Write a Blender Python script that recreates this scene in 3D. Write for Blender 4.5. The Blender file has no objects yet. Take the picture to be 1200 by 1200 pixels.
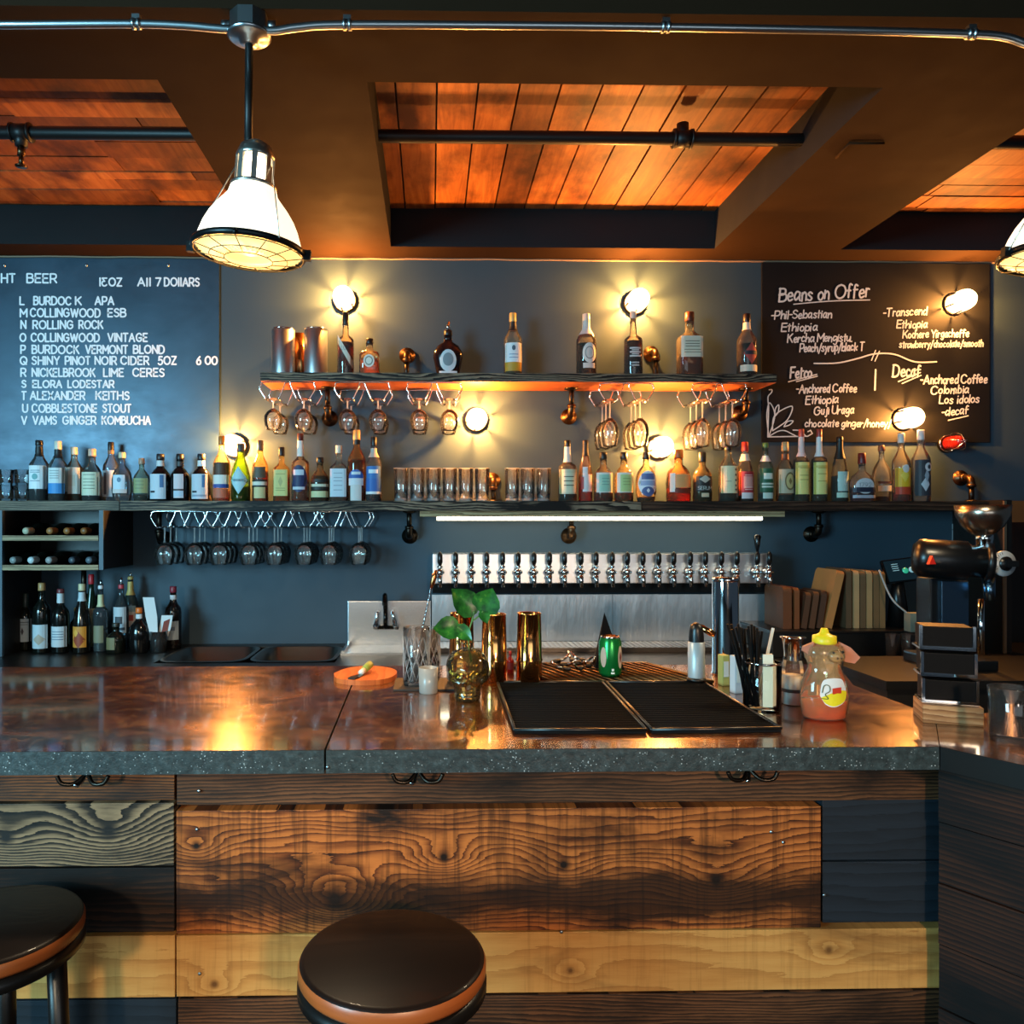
import bpy, bmesh, math, random
from mathutils import Vector, Matrix
R = random.Random(7)
C = bpy.context.scene.collection
PI = math.pi

# ------------------------------------------------------------------ camera, world, daylight, exposure
F, CX, CY, CAMZ, YAW = 920.0, 522.0, 610.0, 1.537, math.radians(1.1)
cd = bpy.data.cameras.new('camera'); cam = bpy.data.objects.new('camera', cd); C.objects.link(cam)
cam.location = (0, 0, CAMZ); cam.rotation_euler = (PI / 2, 0, -YAW)
cd.sensor_width = 36.0; cd.lens = 36.0 * F / 1200.0
cd.shift_x = (600 - CX) / 1200.0; cd.shift_y = (CY - 600) / 1200.0
cd.clip_start = 0.05
sc = bpy.context.scene
sc.camera = cam
sc.view_settings.view_transform = 'Standard'; sc.view_settings.look = 'None'
sc.view_settings.exposure = 0.0; sc.view_settings.gamma = 1.0
sc.view_settings.use_curve_mapping = False
sc.cycles.use_denoising = True
sc.cycles.max_bounces = 12; sc.cycles.transparent_max_bounces = 40
sc.cycles.sample_clamp_indirect = 6.0
wd = bpy.data.worlds.new('world'); sc.world = wd; wd.use_nodes = True
wd.node_tree.nodes['Background'].inputs[0].default_value = (0.42, 0.62, 0.85, 1)
wd.node_tree.nodes['Background'].inputs[1].default_value = 0.06

def area(name, loc, target, sx, sy, power, col):
    l = bpy.data.lights.new(name, 'AREA'); l.shape = 'RECTANGLE'; l.size = sx; l.size_y = sy
    l.energy = power; l.color = col
    o = bpy.data.objects.new(name, l); C.objects.link(o); o.location = loc
    o.rotation_euler = (Vector(target) - Vector(loc)).to_track_quat('-Z', 'Y').to_euler()
    return o
# daylight through the street windows behind the camera
area('window_daylight', (-3.9, -1.6, 2.05), (-0.8, 3.9, 1.3), 1.7, 1.5, 350, (0.34, 0.78, 1.0))
# warm fill spots added behind the camera to brighten the bar front
def spot(loc, target, power, col, deg):
    l = bpy.data.lights.new('fill_spot', 'SPOT'); l.energy = power; l.color = col; l.spot_size = math.radians(deg); l.spot_blend = .6; l.shadow_soft_size = .12
    o = bpy.data.objects.new('fill_spot', l); C.objects.link(o); o.location = loc
    o.rotation_euler = (Vector(target) - Vector(loc)).to_track_quat('-Z', 'Y').to_euler()
spot((-1.2, -1.7, 2.0), (-1.0, 1.77, .45), 230, (1.0, .80, .54), 40)
spot((.9, -1.7, 2.0), (.6, 1.77, .45), 290, (1.0, .70, .44), 42)
area('window_daylight', (0.8, -3.0, 1.5), (0.3, 3.0, 1.0), 3.6, 1.4, 30, (0.80, 0.92, 1.0))

# ------------------------------------------------------------------ pixel helpers
def ray(px, py):
    x, z = (px - CX) / F, -(py - CY) / F
    return Vector((x * math.cos(YAW) + math.sin(YAW), -x * math.sin(YAW) + math.cos(YAW), z))
def at(px, py, Y):
    d = ray(px, py); t = Y / d.y
    return Vector((d.x * t, Y, CAMZ + d.z * t))
def onz(px, py, Z):
    d = ray(px, py); t = (Z - CAMZ) / d.z
    return Vector((d.x * t, d.y * t, Z))
def mpp(Y): return Y / F                                         # metres per pixel at a depth

# ------------------------------------------------------------------ colours and materials
def lin(h):
    h = h.lstrip('#')
    v = [int(h[i:i + 2], 16) / 255 for i in (0, 2, 4)]
    return tuple(c / 12.92 if c <= .04045 else ((c + .055) / 1.055) ** 2.4 for c in v) + (1.0,)
MATS = {}
class NT:
    def __init__(s, name):
        s.m = bpy.data.materials.new(name); s.m.use_nodes = True; s.t = s.m.node_tree
        s.b = s.t.nodes['Principled BSDF']; s.out = s.t.nodes['Material Output']
    def n(s, typ, **kw):
        n = s.t.nodes.new('ShaderNode' + typ)
        for k, v in kw.items(): setattr(n, k, v)
        return n
    def link(s, a, b): s.t.links.new(a, b)
    def val(s, sock, v):
        if hasattr(v, 'links') or hasattr(v, 'is_output'): s.link(v, sock)
        else: sock.default_value = v
    def math(s, op, a, b=0.0, c=None):
        n = s.n('Math', operation=op); s.val(n.inputs[0], a); s.val(n.inputs[1], b)
        if c is not None: s.val(n.inputs[2], c)
        return n.outputs[0]
    def pos(s, kind='Position', scale=(1, 1, 1), rot=(0, 0, 0), loc=(0, 0, 0)):
        src = s.n('NewGeometry').outputs['Position'] if kind == 'Position' else s.n('TexCoord').outputs['Object']
        mp = s.n('Mapping'); s.link(src, mp.inputs[0])
        mp.inputs['Scale'].default_value = scale; mp.inputs['Rotation'].default_value = rot; mp.inputs['Location'].default_value = loc
        return mp.outputs[0]
    def noise(s, vec, scale, detail=4, rough=.55, dist=0.0):
        n = s.n('TexNoise'); s.link(vec, n.inputs['Vector']); n.inputs['Scale'].default_value = scale
        n.inputs['Detail'].default_value = detail; n.inputs['Roughness'].default_value = rough; n.inputs['Distortion'].default_value = dist
        return n.outputs[0]
    def ramp(s, fac, stops):
        n = s.n('ValToRGB'); s.val(n.inputs[0], fac)
        e = n.color_ramp.elements
        while len(e) < len(stops): e.new(0.5)
        for el, (p, c) in zip(e, stops):
            el.position = p; el.color = lin(c) if isinstance(c, str) else (c, c, c, 1)
        return n.outputs[0]
    def mix(s, fac, a, b, typ='MIX'):
        n = s.n('Mix', data_type='RGBA', blend_type=typ); s.val(n.inputs[0], fac)
        s.val(n.inputs[6], lin(a) if isinstance(a, str) else a); s.val(n.inputs[7], lin(b) if isinstance(b, str) else b)
        return n.outputs[2]
    def bump(s, h, strength, dist=.002):
        n = s.n('Bump'); n.inputs['Strength'].default_value = strength; n.inputs['Distance'].default_value = dist
        s.link(h, n.inputs['Height']); s.link(n.outputs[0], s.b.inputs['Normal'])
    def set(s, **kw):
        for k, v in kw.items():
            s.val(s.b.inputs[k.replace('_', ' ')], lin(v) if isinstance(v, str) else v)
        return s
def plain(col, rough=.5, metal=0.0, emit=None, es=1.0, var=0.0, spec=.5):
    key = (col, rough, metal, emit, es, var, spec)
    if key in MATS: return MATS[key]
    t = NT('paint_' + col); t.set(Roughness=rough, Metallic=metal, Specular_IOR_Level=spec)
    if var:
        nz = t.noise(t.pos('Object'), 14, 5)
        c = lin(col); d = tuple(x * (1 - var) for x in c[:3]) + (1,)
        t.link(t.mix(nz, d, c), t.b.inputs['Base Color'])
    else: t.set(Base_Color=col)
    if emit: t.set(Emission_Color=emit, Emission_Strength=es)
    MATS[key] = t.m; return t.m
def glass(tint='ffffff', edge=.32, rough=.03, body=0.0, bodycol='ffffff', gloss='ffffff'):
    """thin clear glass: straight-through light with a tint, a mirror sheen that grows to the edge"""
    key = ('g', tint, edge, rough, body, bodycol)
    if key in MATS: return MATS[key]
    t = NT('glass_' + tint)
    tr = t.n('BsdfTransparent'); tr.inputs[0].default_value = lin(tint)
    gl = t.n('BsdfGlossy'); gl.inputs['Roughness'].default_value = rough; gl.inputs[0].default_value = lin(gloss)
    base = tr.outputs[0]
    if body:
        df = t.n('BsdfDiffuse'); df.inputs[0].default_value = lin(bodycol)
        tl = t.n('BsdfTranslucent'); tl.inputs[0].default_value = lin(bodycol)
        m0 = t.n('MixShader'); m0.inputs[0].default_value = .5; t.link(df.outputs[0], m0.inputs[1]); t.link(tl.outputs[0], m0.inputs[2])
        m1 = t.n('MixShader'); m1.inputs[0].default_value = body; t.link(base, m1.inputs[1]); t.link(m0.outputs[0], m1.inputs[2]); base = m1.outputs[0]
    lw = t.n('LayerWeight'); lw.inputs['Blend'].default_value = edge
    mx = t.n('MixShader'); t.link(lw.outputs['Fresnel'], mx.inputs[0]); t.link(base, mx.inputs[1]); t.link(gl.outputs[0], mx.inputs[2])
    t.link(mx.outputs[0], t.out.inputs['Surface'])
    MATS[key] = t.m; return t.m
def liquid(col, deep=.3): return glass(col, .15, .05, deep, col)
def steel(name, col, rough, brush=None, bs=.05, aniso=0.0):
    key = ('s', name)
    if key in MATS: return MATS[key]
    t = NT(name); t.set(Base_Color=col, Metallic=1.0, Roughness=rough)
    if aniso:
        tg = t.n('Tangent', direction_type='RADIAL', axis='Z'); t.link(tg.outputs[0], t.b.inputs['Tangent']); t.set(Anisotropic=aniso)
    if brush:
        nz = t.noise(t.pos('Object', brush), 1.0, 6, .6)
        t.bump(nz, bs, .03 if aniso else .001)
        t.link(t.math('MULTIPLY_ADD', nz, .25, rough - .1), t.b.inputs['Roughness'])
    MATS[key] = t.m; return t.m

def clear_glass(col='ffffff', rough=0.0, ior=1.45):
    key = ('cg', col, rough, ior)
    if key not in MATS: MATS[key] = NT('clear_glass').set(Base_Color=col, Roughness=rough, Transmission_Weight=1.0, IOR=ior).m
    return MATS[key]

# ------------------------------------------------------------------ mesh builder
class MB:
    def __init__(s): s.v = []; s.f = []; s.m = []; s.s = []
    def add(s, vs, fs, mat=0, smooth=False, M=None):
        o = len(s.v)
        s.v += [tuple(M @ Vector(v)) if M is not None else tuple(v) for v in vs]
        for f in fs: s.f.append([i + o for i in f]); s.m.append(mat); s.s.append(smooth)
        return s
    def box(s, c, d, mat=0, M=None, bev=0.0):
        x, y, z = (k / 2 for k in d)
        if bev <= 0:
            vs = [(c[0] + a * x, c[1] + b * y, c[2] + e * z) for a in (-1, 1) for b in (-1, 1) for e in (-1, 1)]
            return s.add(vs, [(0, 1, 3, 2), (4, 6, 7, 5), (0, 4, 5, 1), (2, 3, 7, 6), (0, 2, 6, 4), (1, 5, 7, 3)], mat, False, M)
        bm = bmesh.new(); bmesh.ops.create_cube(bm, size=1)
        for v in bm.verts: v.co = Vector((c[0] + v.co.x * d[0], c[1] + v.co.y * d[1], c[2] + v.co.z * d[2]))
        bmesh.ops.bevel(bm, geom=bm.edges[:], offset=min(bev, .45 * min(d)), segments=2, affect='EDGES', profile=.7)
        bm.verts.index_update()
        s.add([v.co[:] for v in bm.verts], [[v.index for v in f.verts] for f in bm.faces], mat, False, M); bm.free()
        return s
    def bounds(s, a, b, mat=0, bev=0.0):
        return s.box([(p + q) / 2 for p, q in zip(a, b)], [abs(q - p) for p, q in zip(a, b)], mat, None, bev)
    def shell(s, prof, th, seg=24, floor=0.0, **k):
        """open vessel with a wall: outer profile up, inner profile back down to a raised floor"""
        inn = [(max(r - th, .0), z) for r, z in prof if z > floor + .001 and r > th]
        if floor: inn = [(inn[0][0] * .96, floor)] + inn
        return s.lathe([(0, prof[0][1])] + list(prof) + [(prof[-1][0] - th / 2, prof[-1][1] + th * .4 * (1 if prof[-1][1] > prof[0][1] else -1))] + inn[::-1] + [(0, inn[0][1])], seg, **k)
    def lathe(s, prof, seg=24, e=2.0, d=1.0, mat=0, M=None, smooth=True, start=0.0):
        vs, rows = [], []
        for r, z in prof:
            if r < 1e-6: rows.append([len(vs)]); vs.append((0, 0, z)); continue
            row = []
            for k in range(seg):
                a = start + 2 * PI * k / seg; c, sn = math.cos(a), math.sin(a)
                q = r / (abs(c) ** e + abs(sn) ** e) ** (1 / e)
                row.append(len(vs)); vs.append((q * c, q * sn * d, z))
            rows.append(row)
        fs = []
        for A, B in zip(rows, rows[1:]):
            for k in range(seg):
                j = (k + 1) % seg
                if len(A) == 1 and len(B) == 1: continue
                if len(A) == 1: fs.append((A[0], B[j], B[k]))
                elif len(B) == 1: fs.append((A[k], A[j], B[0]))
                else: fs.append((A[k], A[j], B[j], B[k]))
        return s.add(vs, fs, mat, smooth, M)
    def cyl(s, r, z0, z1, seg=20, mat=0, M=None, bev=0.0, r2=None):
        r2 = r if r2 is None else r2
        p = [(0, z0), (r - bev, z0)] + ([(r, z0 + bev), (r2, z1 - bev)] if bev else [(r, z0), (r2, z1)][:2]) + [(r2 - bev, z1), (0, z1)]
        if not bev: p = [(0, z0), (r, z0), (r2, z1), (0, z1)]
        # split rings so the caps shade flat
        q = [p[0]]
        for a in p[1:-1]: q += [a, a]
        q.append(p[-1])
        return s.lathe(q, seg, 2, 1, mat, M, True)
    def tube(s, pts, r, seg=8, mat=0, M=None, closed=False, cap=True):
        pts = [Vector(p) for p in pts]; n = len(pts); rr = r if isinstance(r, (list, tuple)) else [r] * n
        vs, fs = [], []; up = None
        for i, p in enumerate(pts):
            a = pts[(i - 1) % n] if (closed or i > 0) else p; b = pts[(i + 1) % n] if (closed or i < n - 1) else p
            t = (b - a).normalized() if (b - a).length > 1e-9 else Vector((0, 0, 1))
            if up is None: up = t.orthogonal().normalized()
            up = (up - t * up.dot(t)); up = up.normalized() if up.length > 1e-6 else t.orthogonal().normalized()
            w = t.cross(up)
            for k in range(seg):
                an = 2 * PI * k / seg; vs.append(p + (up * math.cos(an) + w * math.sin(an)) * rr[i])
        for i in range(n if closed else n - 1):
            j = (i + 1) % n
            for k in range(seg):
                l = (k + 1) % seg; fs.append((i * seg + k, i * seg + l, j * seg + l, j * seg + k))
        if cap and not closed:
            fs.append(list(range(seg))[::-1]); fs.append([(n - 1) * seg + k for k in range(seg)])
        return s.add(vs, fs, mat, True, M)
    def prism(s, poly, a, b, mat=0, M=None):
        """poly in XY extruded from z=a to z=b"""
        n = len(poly)
        vs = [(x, y, a) for x, y in poly] + [(x, y, b) for x, y in poly]
        fs = [list(range(n))[::-1], list(range(n, 2 * n))] + [(i, (i + 1) % n, n + (i + 1) % n, n + i) for i in range(n)]
        return s.add(vs, fs, mat, False, M)
    def ball(s, c, rx, ry=None, rz=None, seg=16, rings=10, mat=0, M=None):
        ry = rx if ry is None else ry; rz = rx if rz is None else rz
        prof = [(math.sin(PI * i / rings), -math.cos(PI * i / rings)) for i in range(rings + 1)]
        prof[0] = (0, -1); prof[-1] = (0, 1)
        T = Matrix.Translation(c) @ Matrix.Diagonal((rx, ry, rz, 1))
        return s.lathe(prof, seg, 2, 1, mat, (M @ T) if M is not None else T)
    def build(s, name, mats, parent=None, loc=None, local=False):
        me = bpy.data.meshes.new(name)
        off = Vector(parent.location) if (parent is not None and not local) else Vector((0, 0, 0))
        if parent is not None and parent.parent is not None and not local: off = off + Vector(parent.parent.location)
        me.from_pydata([tuple(Vector(v) - off) for v in s.v], [], s.f)
        for m in (mats if isinstance(mats, (list, tuple)) else [mats]): me.materials.append(m)
        me.polygons.foreach_set('material_index', s.m); me.polygons.foreach_set('use_smooth', s.s)
        bm = bmesh.new(); bm.from_mesh(me); bmesh.ops.recalc_face_normals(bm, faces=bm.faces); bm.to_mesh(me); bm.free()
        me.update()
        o = bpy.data.objects.new(name, me); C.objects.link(o)
        if parent is not None: o.parent = parent
        if loc is not None: o.location = loc
        return o
def align(p, d):
    """matrix that takes local +Z to direction d at point p"""
    q = Vector(d).normalized().to_track_quat('Z', 'Y')
    return Matrix.Translation(p) @ q.to_matrix().to_4x4()
def tag(o, label, cat, group=None):
    o['label'] = label; o['category'] = cat
    if group: o['group'] = group
    return o
def thing(name, label, cat, loc=(0, 0, 0), group=None, rz=0.0):
    o = bpy.data.objects.new(name, None); C.objects.link(o); o.location = loc; o.rotation_euler = (0, 0, rz)
    o.empty_display_size = .02
    return tag(o, label, cat, group)
def struct(o): o['kind'] = 'structure'; return o
KIDS = {}
def kids(o): return [c for c in o.children]
def dup(root, loc, label, rz=None):
    r = root.copy(); C.objects.link(r); r.location = loc; r['label'] = label
    if rz is not None: r.rotation_euler = (0, 0, rz)
    for ch in list(root.children):
        c = ch.copy(); C.objects.link(c); c.parent = r
        for g in list(ch.children):
            d = g.copy(); C.objects.link(d); d.parent = c
    return r
ORD = ('first second third fourth fifth sixth seventh eighth ninth tenth eleventh twelfth thirteenth fourteenth fifteenth '
       'sixteenth seventeenth eighteenth nineteenth twentieth twenty-first twenty-second').split()
def catmull(pts, n=6):
    if len(pts) < 3: return pts
    P = [pts[0]] + list(pts) + [pts[-1]]; out = []
    for i in range(1, len(P) - 2):
        for k in range(n):
            t = k / n; a, b, c, d = P[i - 1], P[i], P[i + 1], P[i + 2]
            out.append(tuple(.5 * (2 * b[j] + (c[j] - a[j]) * t + (2 * a[j] - 5 * b[j] + 4 * c[j] - d[j]) * t * t + (3 * b[j] - a[j] - 3 * c[j] + d[j]) * t ** 3) for j in range(len(b))))
    out.append(tuple(pts[-1])); return out

# ------------------------------------------------------------------ stroke lettering
def _g(w, *st): return (w, st)
# each stroke: 's...' straight or 'c...' curved, then x,y pairs in tenths
GL = {
 'A': (8, 's0,0 4,10 8,0', 's1.4,3.4 6.6,3.4'), 'B': (6.5, 's0,0 0,10', 'c0,10 3.5,10 5.6,9 5.6,6.6 3.5,5.5 0,5.5', 'c0,5.5 4,5.5 6.4,4.4 6.4,1.4 4,0 0,0'),
 'C': (8, 'c7.6,8.2 5.6,9.8 3,9.7 .6,7.6 .3,5 .6,2.4 3,.3 5.6,.2 7.6,1.8'), 'D': (7.5, 's0,0 0,10', 'c0,10 3.4,10 6.4,8.4 7.4,5 6.4,1.6 3.4,0 0,0'),
 'E': (5.6, 's5.6,10 0,10 0,0 5.6,0', 's0,5.2 4.8,5.2'), 'F': (5.4, 's5.4,10 0,10 0,0', 's0,5.2 4.6,5.2'),
 'G': (8.4, 'c7.6,8.2 5.6,9.8 3,9.7 .6,7.6 .3,5 .6,2.4 3,.3 5.8,.3 7.9,2', 's7.9,2 7.9,4.8 4.8,4.8'), 'H': (7.4, 's0,0 0,10', 's7.4,0 7.4,10', 's0,5.2 7.4,5.2'),
 'I': (0.6, 's.3,0 .3,10'), 'J': (5, 'c5,10 5,3 4,.6 2,.1 0,1.6'), 'K': (6.8, 's0,0 0,10', 's6.4,10 0,4', 's2.4,6.2 6.8,0'), 'L': (5.2, 's0,10 0,0 5.2,0'),
 'M': (8.6, 's0,0 0,10 4.3,3.5 8.6,10 8.6,0'), 'N': (7.4, 's0,0 0,10 7.4,0 7.4,10'), 'O': (9.4, 'c4.7,10 1.4,8.6 0,5 1.4,1.4 4.7,0 8,1.4 9.4,5 8,8.6 4.7,10'),
 'P': (6.2, 's0,0 0,10', 'c0,10 3.8,10 6.1,9 6.1,5.8 3.8,4.2 0,4.2'), 'Q': (9.4, 'c4.7,10 1.4,8.6 0,5 1.4,1.4 4.7,0 8,1.4 9.4,5 8,8.6 4.7,10', 's5.4,3.6 9,.2'),
 'R': (6.6, 's0,0 0,10', 'c0,10 3.8,10 6.1,9 6.1,5.8 3.8,4.4 0,4.4', 's3.4,4.4 6.6,0'), 'S': (6, 'c5.6,8.6 3.6,9.9 1.2,9.2 .4,7.2 2,5.6 4.4,4.7 5.9,2.6 4.6,.5 2.2,.1 0,1.4'),
 'T': (6.6, 's0,10 6.6,10', 's3.3,10 3.3,0'), 'U': (7.2, 'c0,10 0,4 .8,1.2 3.6,0 6.4,1.2 7.2,4 7.2,10'), 'V': (7.6, 's0,10 3.8,0 7.6,10'),
 'W': (11, 's0,10 2.8,0 5.5,9 8.2,0 11,10'), 'X': (7, 's0,0 7,10', 's0,10 7,0'), 'Y': (7, 's0,10 3.5,4.6 7,10', 's3.5,4.6 3.5,0'), 'Z': (6.6, 's0,10 6.6,10 0,0 6.6,0'),
 '0': (6.8, 'c3.4,10 .8,8.4 0,5 .8,1.6 3.4,0 6,1.6 6.8,5 6,8.4 3.4,10'), '1': (1.4, 's0,8.6 1.4,10 1.4,0'), '2': (6, 'c.3,7.6 1.4,9.8 4.4,9.8 5.6,7.4 4,4.4 0,0', 's0,0 6,0'),
 '3': (6, 's0,10 5.6,10 2.6,6', 'c2.6,6 5,5.6 6,3 4.4,.3 2,0 0,1.4'), '4': (6.4, 's4.8,0 4.8,10 0,3 6.4,3'), '5': (6, 's5.4,10 1,10 .6,5.6', 'c.6,5.6 3.4,6.4 5.8,5 6,2 4,.1 1.6,.1 0,1.4'),
 '6': (6.2, 'c5,10 1.6,6.6 .2,3.4 1.4,.4 4,0 6,1.8 5.8,4.6 3.4,6 .6,4.4'), '7': (6, 's0,10 6,10 2,0'), '9': (6.2, 'c1.2,0 4.6,3.4 6,6.6 4.8,9.6 2.2,10 .2,8.2 .4,5.4 2.8,4 5.6,5.6'),
 '-': (3, 's0,4.6 3,4.6'), '.': (.6, 's0,0 .5,.2'), '/': (4, 's0,-2 4,10.5'), '&': (7, 'c7,0 2,8 3,10 5,8.4 1,4 1,1 4,0 7,4'), "'": (.6, 's.3,10 .3,7.6'),
 'a': (5, 'c4.6,5.6 2,6.2 .2,3 1.6,.1 4.4,2.4', 'c4.6,6 4.4,2 5.2,.2'), 'b': (5, 's.2,10 .2,0', 'c.2,4 2.6,6.2 4.8,3.6 3.6,.3 .2,.8'), 'c': (4.4, 'c4.2,5 2.2,6.2 .3,3.4 1.6,.2 4.4,1'),
 'd': (5, 'c4.6,5 2,6 .2,3 1.6,.1 4.4,2', 's4.7,10 4.7,0'), 'e': (4.6, 'c.3,3.2 4.3,3.6 3.4,6 1.2,5.4 .3,2.8 1.8,.1 4.6,1'), 'f': (4, 'c4,9.2 2.4,10 1.5,8 1.5,0', 's0,5.6 3.6,5.6'),
 'g': (5, 'c4.6,5.6 2,6.2 .2,3.4 1.6,.6 4.4,2.6', 'c4.7,6 4.6,-1 2.8,-3.4 .4,-2.2'), 'h': (4.8, 's.2,10 .2,0', 'c.2,3.4 2.6,6 4.4,4.4 4.6,0'), 'i': (1, 's.4,5.8 .4,0', 's.3,8 .6,8.3'),
 'j': (2.4, 'c2,6 2,-1 1.2,-3 0,-2.4', 's2,8 2.2,8.3'), 'k': (4.6, 's.2,10 .2,0', 's4.2,5.8 .2,2.6', 's1.6,3.6 4.6,0'), 'l': (1, 's.4,10 .4,0'),
 'm': (7.4, 's.2,6 .2,0', 'c.2,3.6 2,6 3.6,4.4 3.7,0', 'c3.7,3.6 5.4,6 7,4.4 7.2,0'), 'n': (4.6, 's.2,6 .2,0', 'c.2,3.4 2.4,6 4.2,4.4 4.4,0'), 'o': (4.8, 'c2.4,6 .4,4.4 .4,1.6 2.4,0 4.4,1.6 4.4,4.4 2.4,6'),
 'p': (5, 's.2,6 .2,-3.4', 'c.2,4.4 2.6,6.2 4.8,3.6 3.6,.4 .2,1'), 'r': (3.4, 's.2,6 .2,0', 'c.2,3.4 1.6,5.8 3.4,5.4'), 's': (4, 'c3.8,5.2 2,6.2 .4,4.8 2.2,3.2 3.9,1.6 2.2,0 0,.9'),
 't': (3.4, 's1.6,9 1.6,0', 's0,6.2 3.4,6.2'), 'u': (4.8, 'c.2,6 .4,1.2 2.4,.1 4.4,2.4', 's4.6,6 4.6,0'), 'v': (4.4, 's0,6 2.2,0 4.4,6'), 'w': (6.4, 's0,6 1.6,0 3.2,5 4.8,0 6.4,6'),
 'y': (4.6, 's0,6 2.4,.4', 's4.6,6 .8,-3.4'), 'q': (5, 'c4.6,5 2,6 .2,3 1.6,.1 4.4,2', 's4.7,6 4.7,-3.4'), 'x': (4.4, 's0,0 4.4,6', 's0,6 4.4,0'), 'z': (4.4, 's0,6 4.4,6 0,0 4.4,0'),
}
def text_strokes(text, gap=2.2, space=5.0):
    x, out = 0.0, []
    for ch in text:
        if ch == ' ': x += space; continue
        g = GL[ch]
        for st in g[1:]:
            pts = [tuple(float(q) for q in p.split(',')) for p in st[1:].split()]
            if st[0] == 'c': pts = catmull(pts, 5)
            out.append([((x + a) / 10, b / 10) for a, b in pts])
        x += g[0] + gap
    return out, max(x - gap, .1) / 10
def ribbon(mb, pts, w, fn, mat=0):
    """flat painted stroke: pts 2d, fn maps 2d to 3d; each piece lies a hair above the last"""
    fn0 = fn; cnt = [0]
    def fn(a, b):
        v = fn0(a, b); return (v[0], v[1] - cnt[0] * 1.2e-5, v[2])
    for (x0, y0), (x1, y1) in zip(pts, pts[1:]):
        dx, dy = x1 - x0, y1 - y0; L = math.hypot(dx, dy)
        if L < 1e-7: continue
        nx, ny = -dy / L * w / 2, dx / L * w / 2; cnt[0] = (cnt[0] + 1) % 45
        mb.add([fn(x0 + nx, y0 + ny), fn(x1 + nx, y1 + ny), fn(x1 - nx, y1 - ny), fn(x0 - nx, y0 - ny)], [(0, 1, 2, 3)], mat)
    for (x, y) in pts:
        cnt[0] = (cnt[0] + 1) % 45
        mb.add([fn(x + w / 2 * math.cos(k * PI / 4), y + w / 2 * math.sin(k * PI / 4)) for k in range(8)], [tuple(range(8))], mat)
def write(mb, text, x0, x1, zb, h, w, Y, slope=0.0, jit=0.0, slant=0.0, gap=2.2, space=5.0, mat=0):
    st, wid = text_strokes(text, gap, space); k = (x1 - x0) / wid
    for pts in st:
        jx, jy = R.uniform(-jit, jit), R.uniform(-jit, jit)
        q = [(x0 + (a + slant * b) * k + jx * h, zb + b * h + jy * h + slope * a * k) for a, b in pts]
        ribbon(mb, q, w, lambda a, b: (a, Y, b), mat)
    return mb
# ------------------------------------------------------------------ the room
W, SH = 3.95, 3.69                    # back wall, front edge of the shelves
ZS, ZP = 2.855, 3.04                  # underside of the beams, underside of the ceiling planks
ZU, ZL = 2.231, 1.629                 # tops of the upper and the lower shelf
ZB, ZC = 1.07, 0.92                   # tops of the bar and of the back counter
YF = 1.77                             # face of the bar front

def wall_paint(name, c0, c1, rough, spec=.5):
    t = NT(name); t.set(Specular_IOR_Level=spec); p = t.pos()
    t.link(t.mix(t.noise(p, 2.2, 6, .6), c0, c1), t.b.inputs['Base Color'])
    n2 = t.noise(p, 160, 3, .6); t.bump(n2, .12, .002)
    t.link(t.math('MULTIPLY_ADD', t.noise(p, 9, 5), .2, rough - .1), t.b.inputs['Roughness'])
    return t.m
M_WALL = wall_paint('slate_wall_paint', '#2c3d49', '#354855', .55, .3)
M_SOFF = wall_paint('brown_beam_paint', '#291c12', '#312216', .8, .06)
M_FACE = wall_paint('dark_recess_paint', '#1f2022', '#252628', .8, .1)
def ceiling_wood():
    t = NT('reclaimed_ceiling_wood'); g = t.n('NewGeometry')
    isl = g.outputs['Random Per Island']
    p = t.pos('Position', (22, 2.2, 22)); off = t.n('VectorMath', operation='ADD'); t.link(p, off.inputs[0])
    cmb = t.n('CombineXYZ'); t.link(t.math('MULTIPLY', isl, 37.0), cmb.inputs[1]); t.link(cmb.outputs[0], off.inputs[1])
    grain = t.noise(off.outputs[0], 1.0, 6, .65, 1.2)
    blot = t.noise(t.pos('Position', (5, 3, 5)), 1.0, 5, .6)
    c = t.ramp(grain, [(.25, '#8a4a20'), (.5, '#c07434'), (.75, '#d8924c')])
    c = t.mix(t.ramp(blot, [(.33, 1.0), (.55, 0.0)]), c, '#5a2c14')
    tone = t.ramp(isl, [(0, '#8f8578'), (1, '#ffffff')])
    t.link(t.mix(1.0, c, tone, 'MULTIPLY'), t.b.inputs['Base Color']); t.set(Roughness=.62); t.bump(grain, .25, .002)
    return t.m
M_CW = ceiling_wood()
M_BLACK = plain('#131313', .45); M_IRON = steel('black_iron', '#3a332d', .38); M_BRONZE = steel('bronzed_pipe', '#56402e', .36)
M_CHROME = steel('chrome', '#dfe3e6', .08); M_GALV = steel('galvanised_steel', '#b9c0c4', .3)

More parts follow.
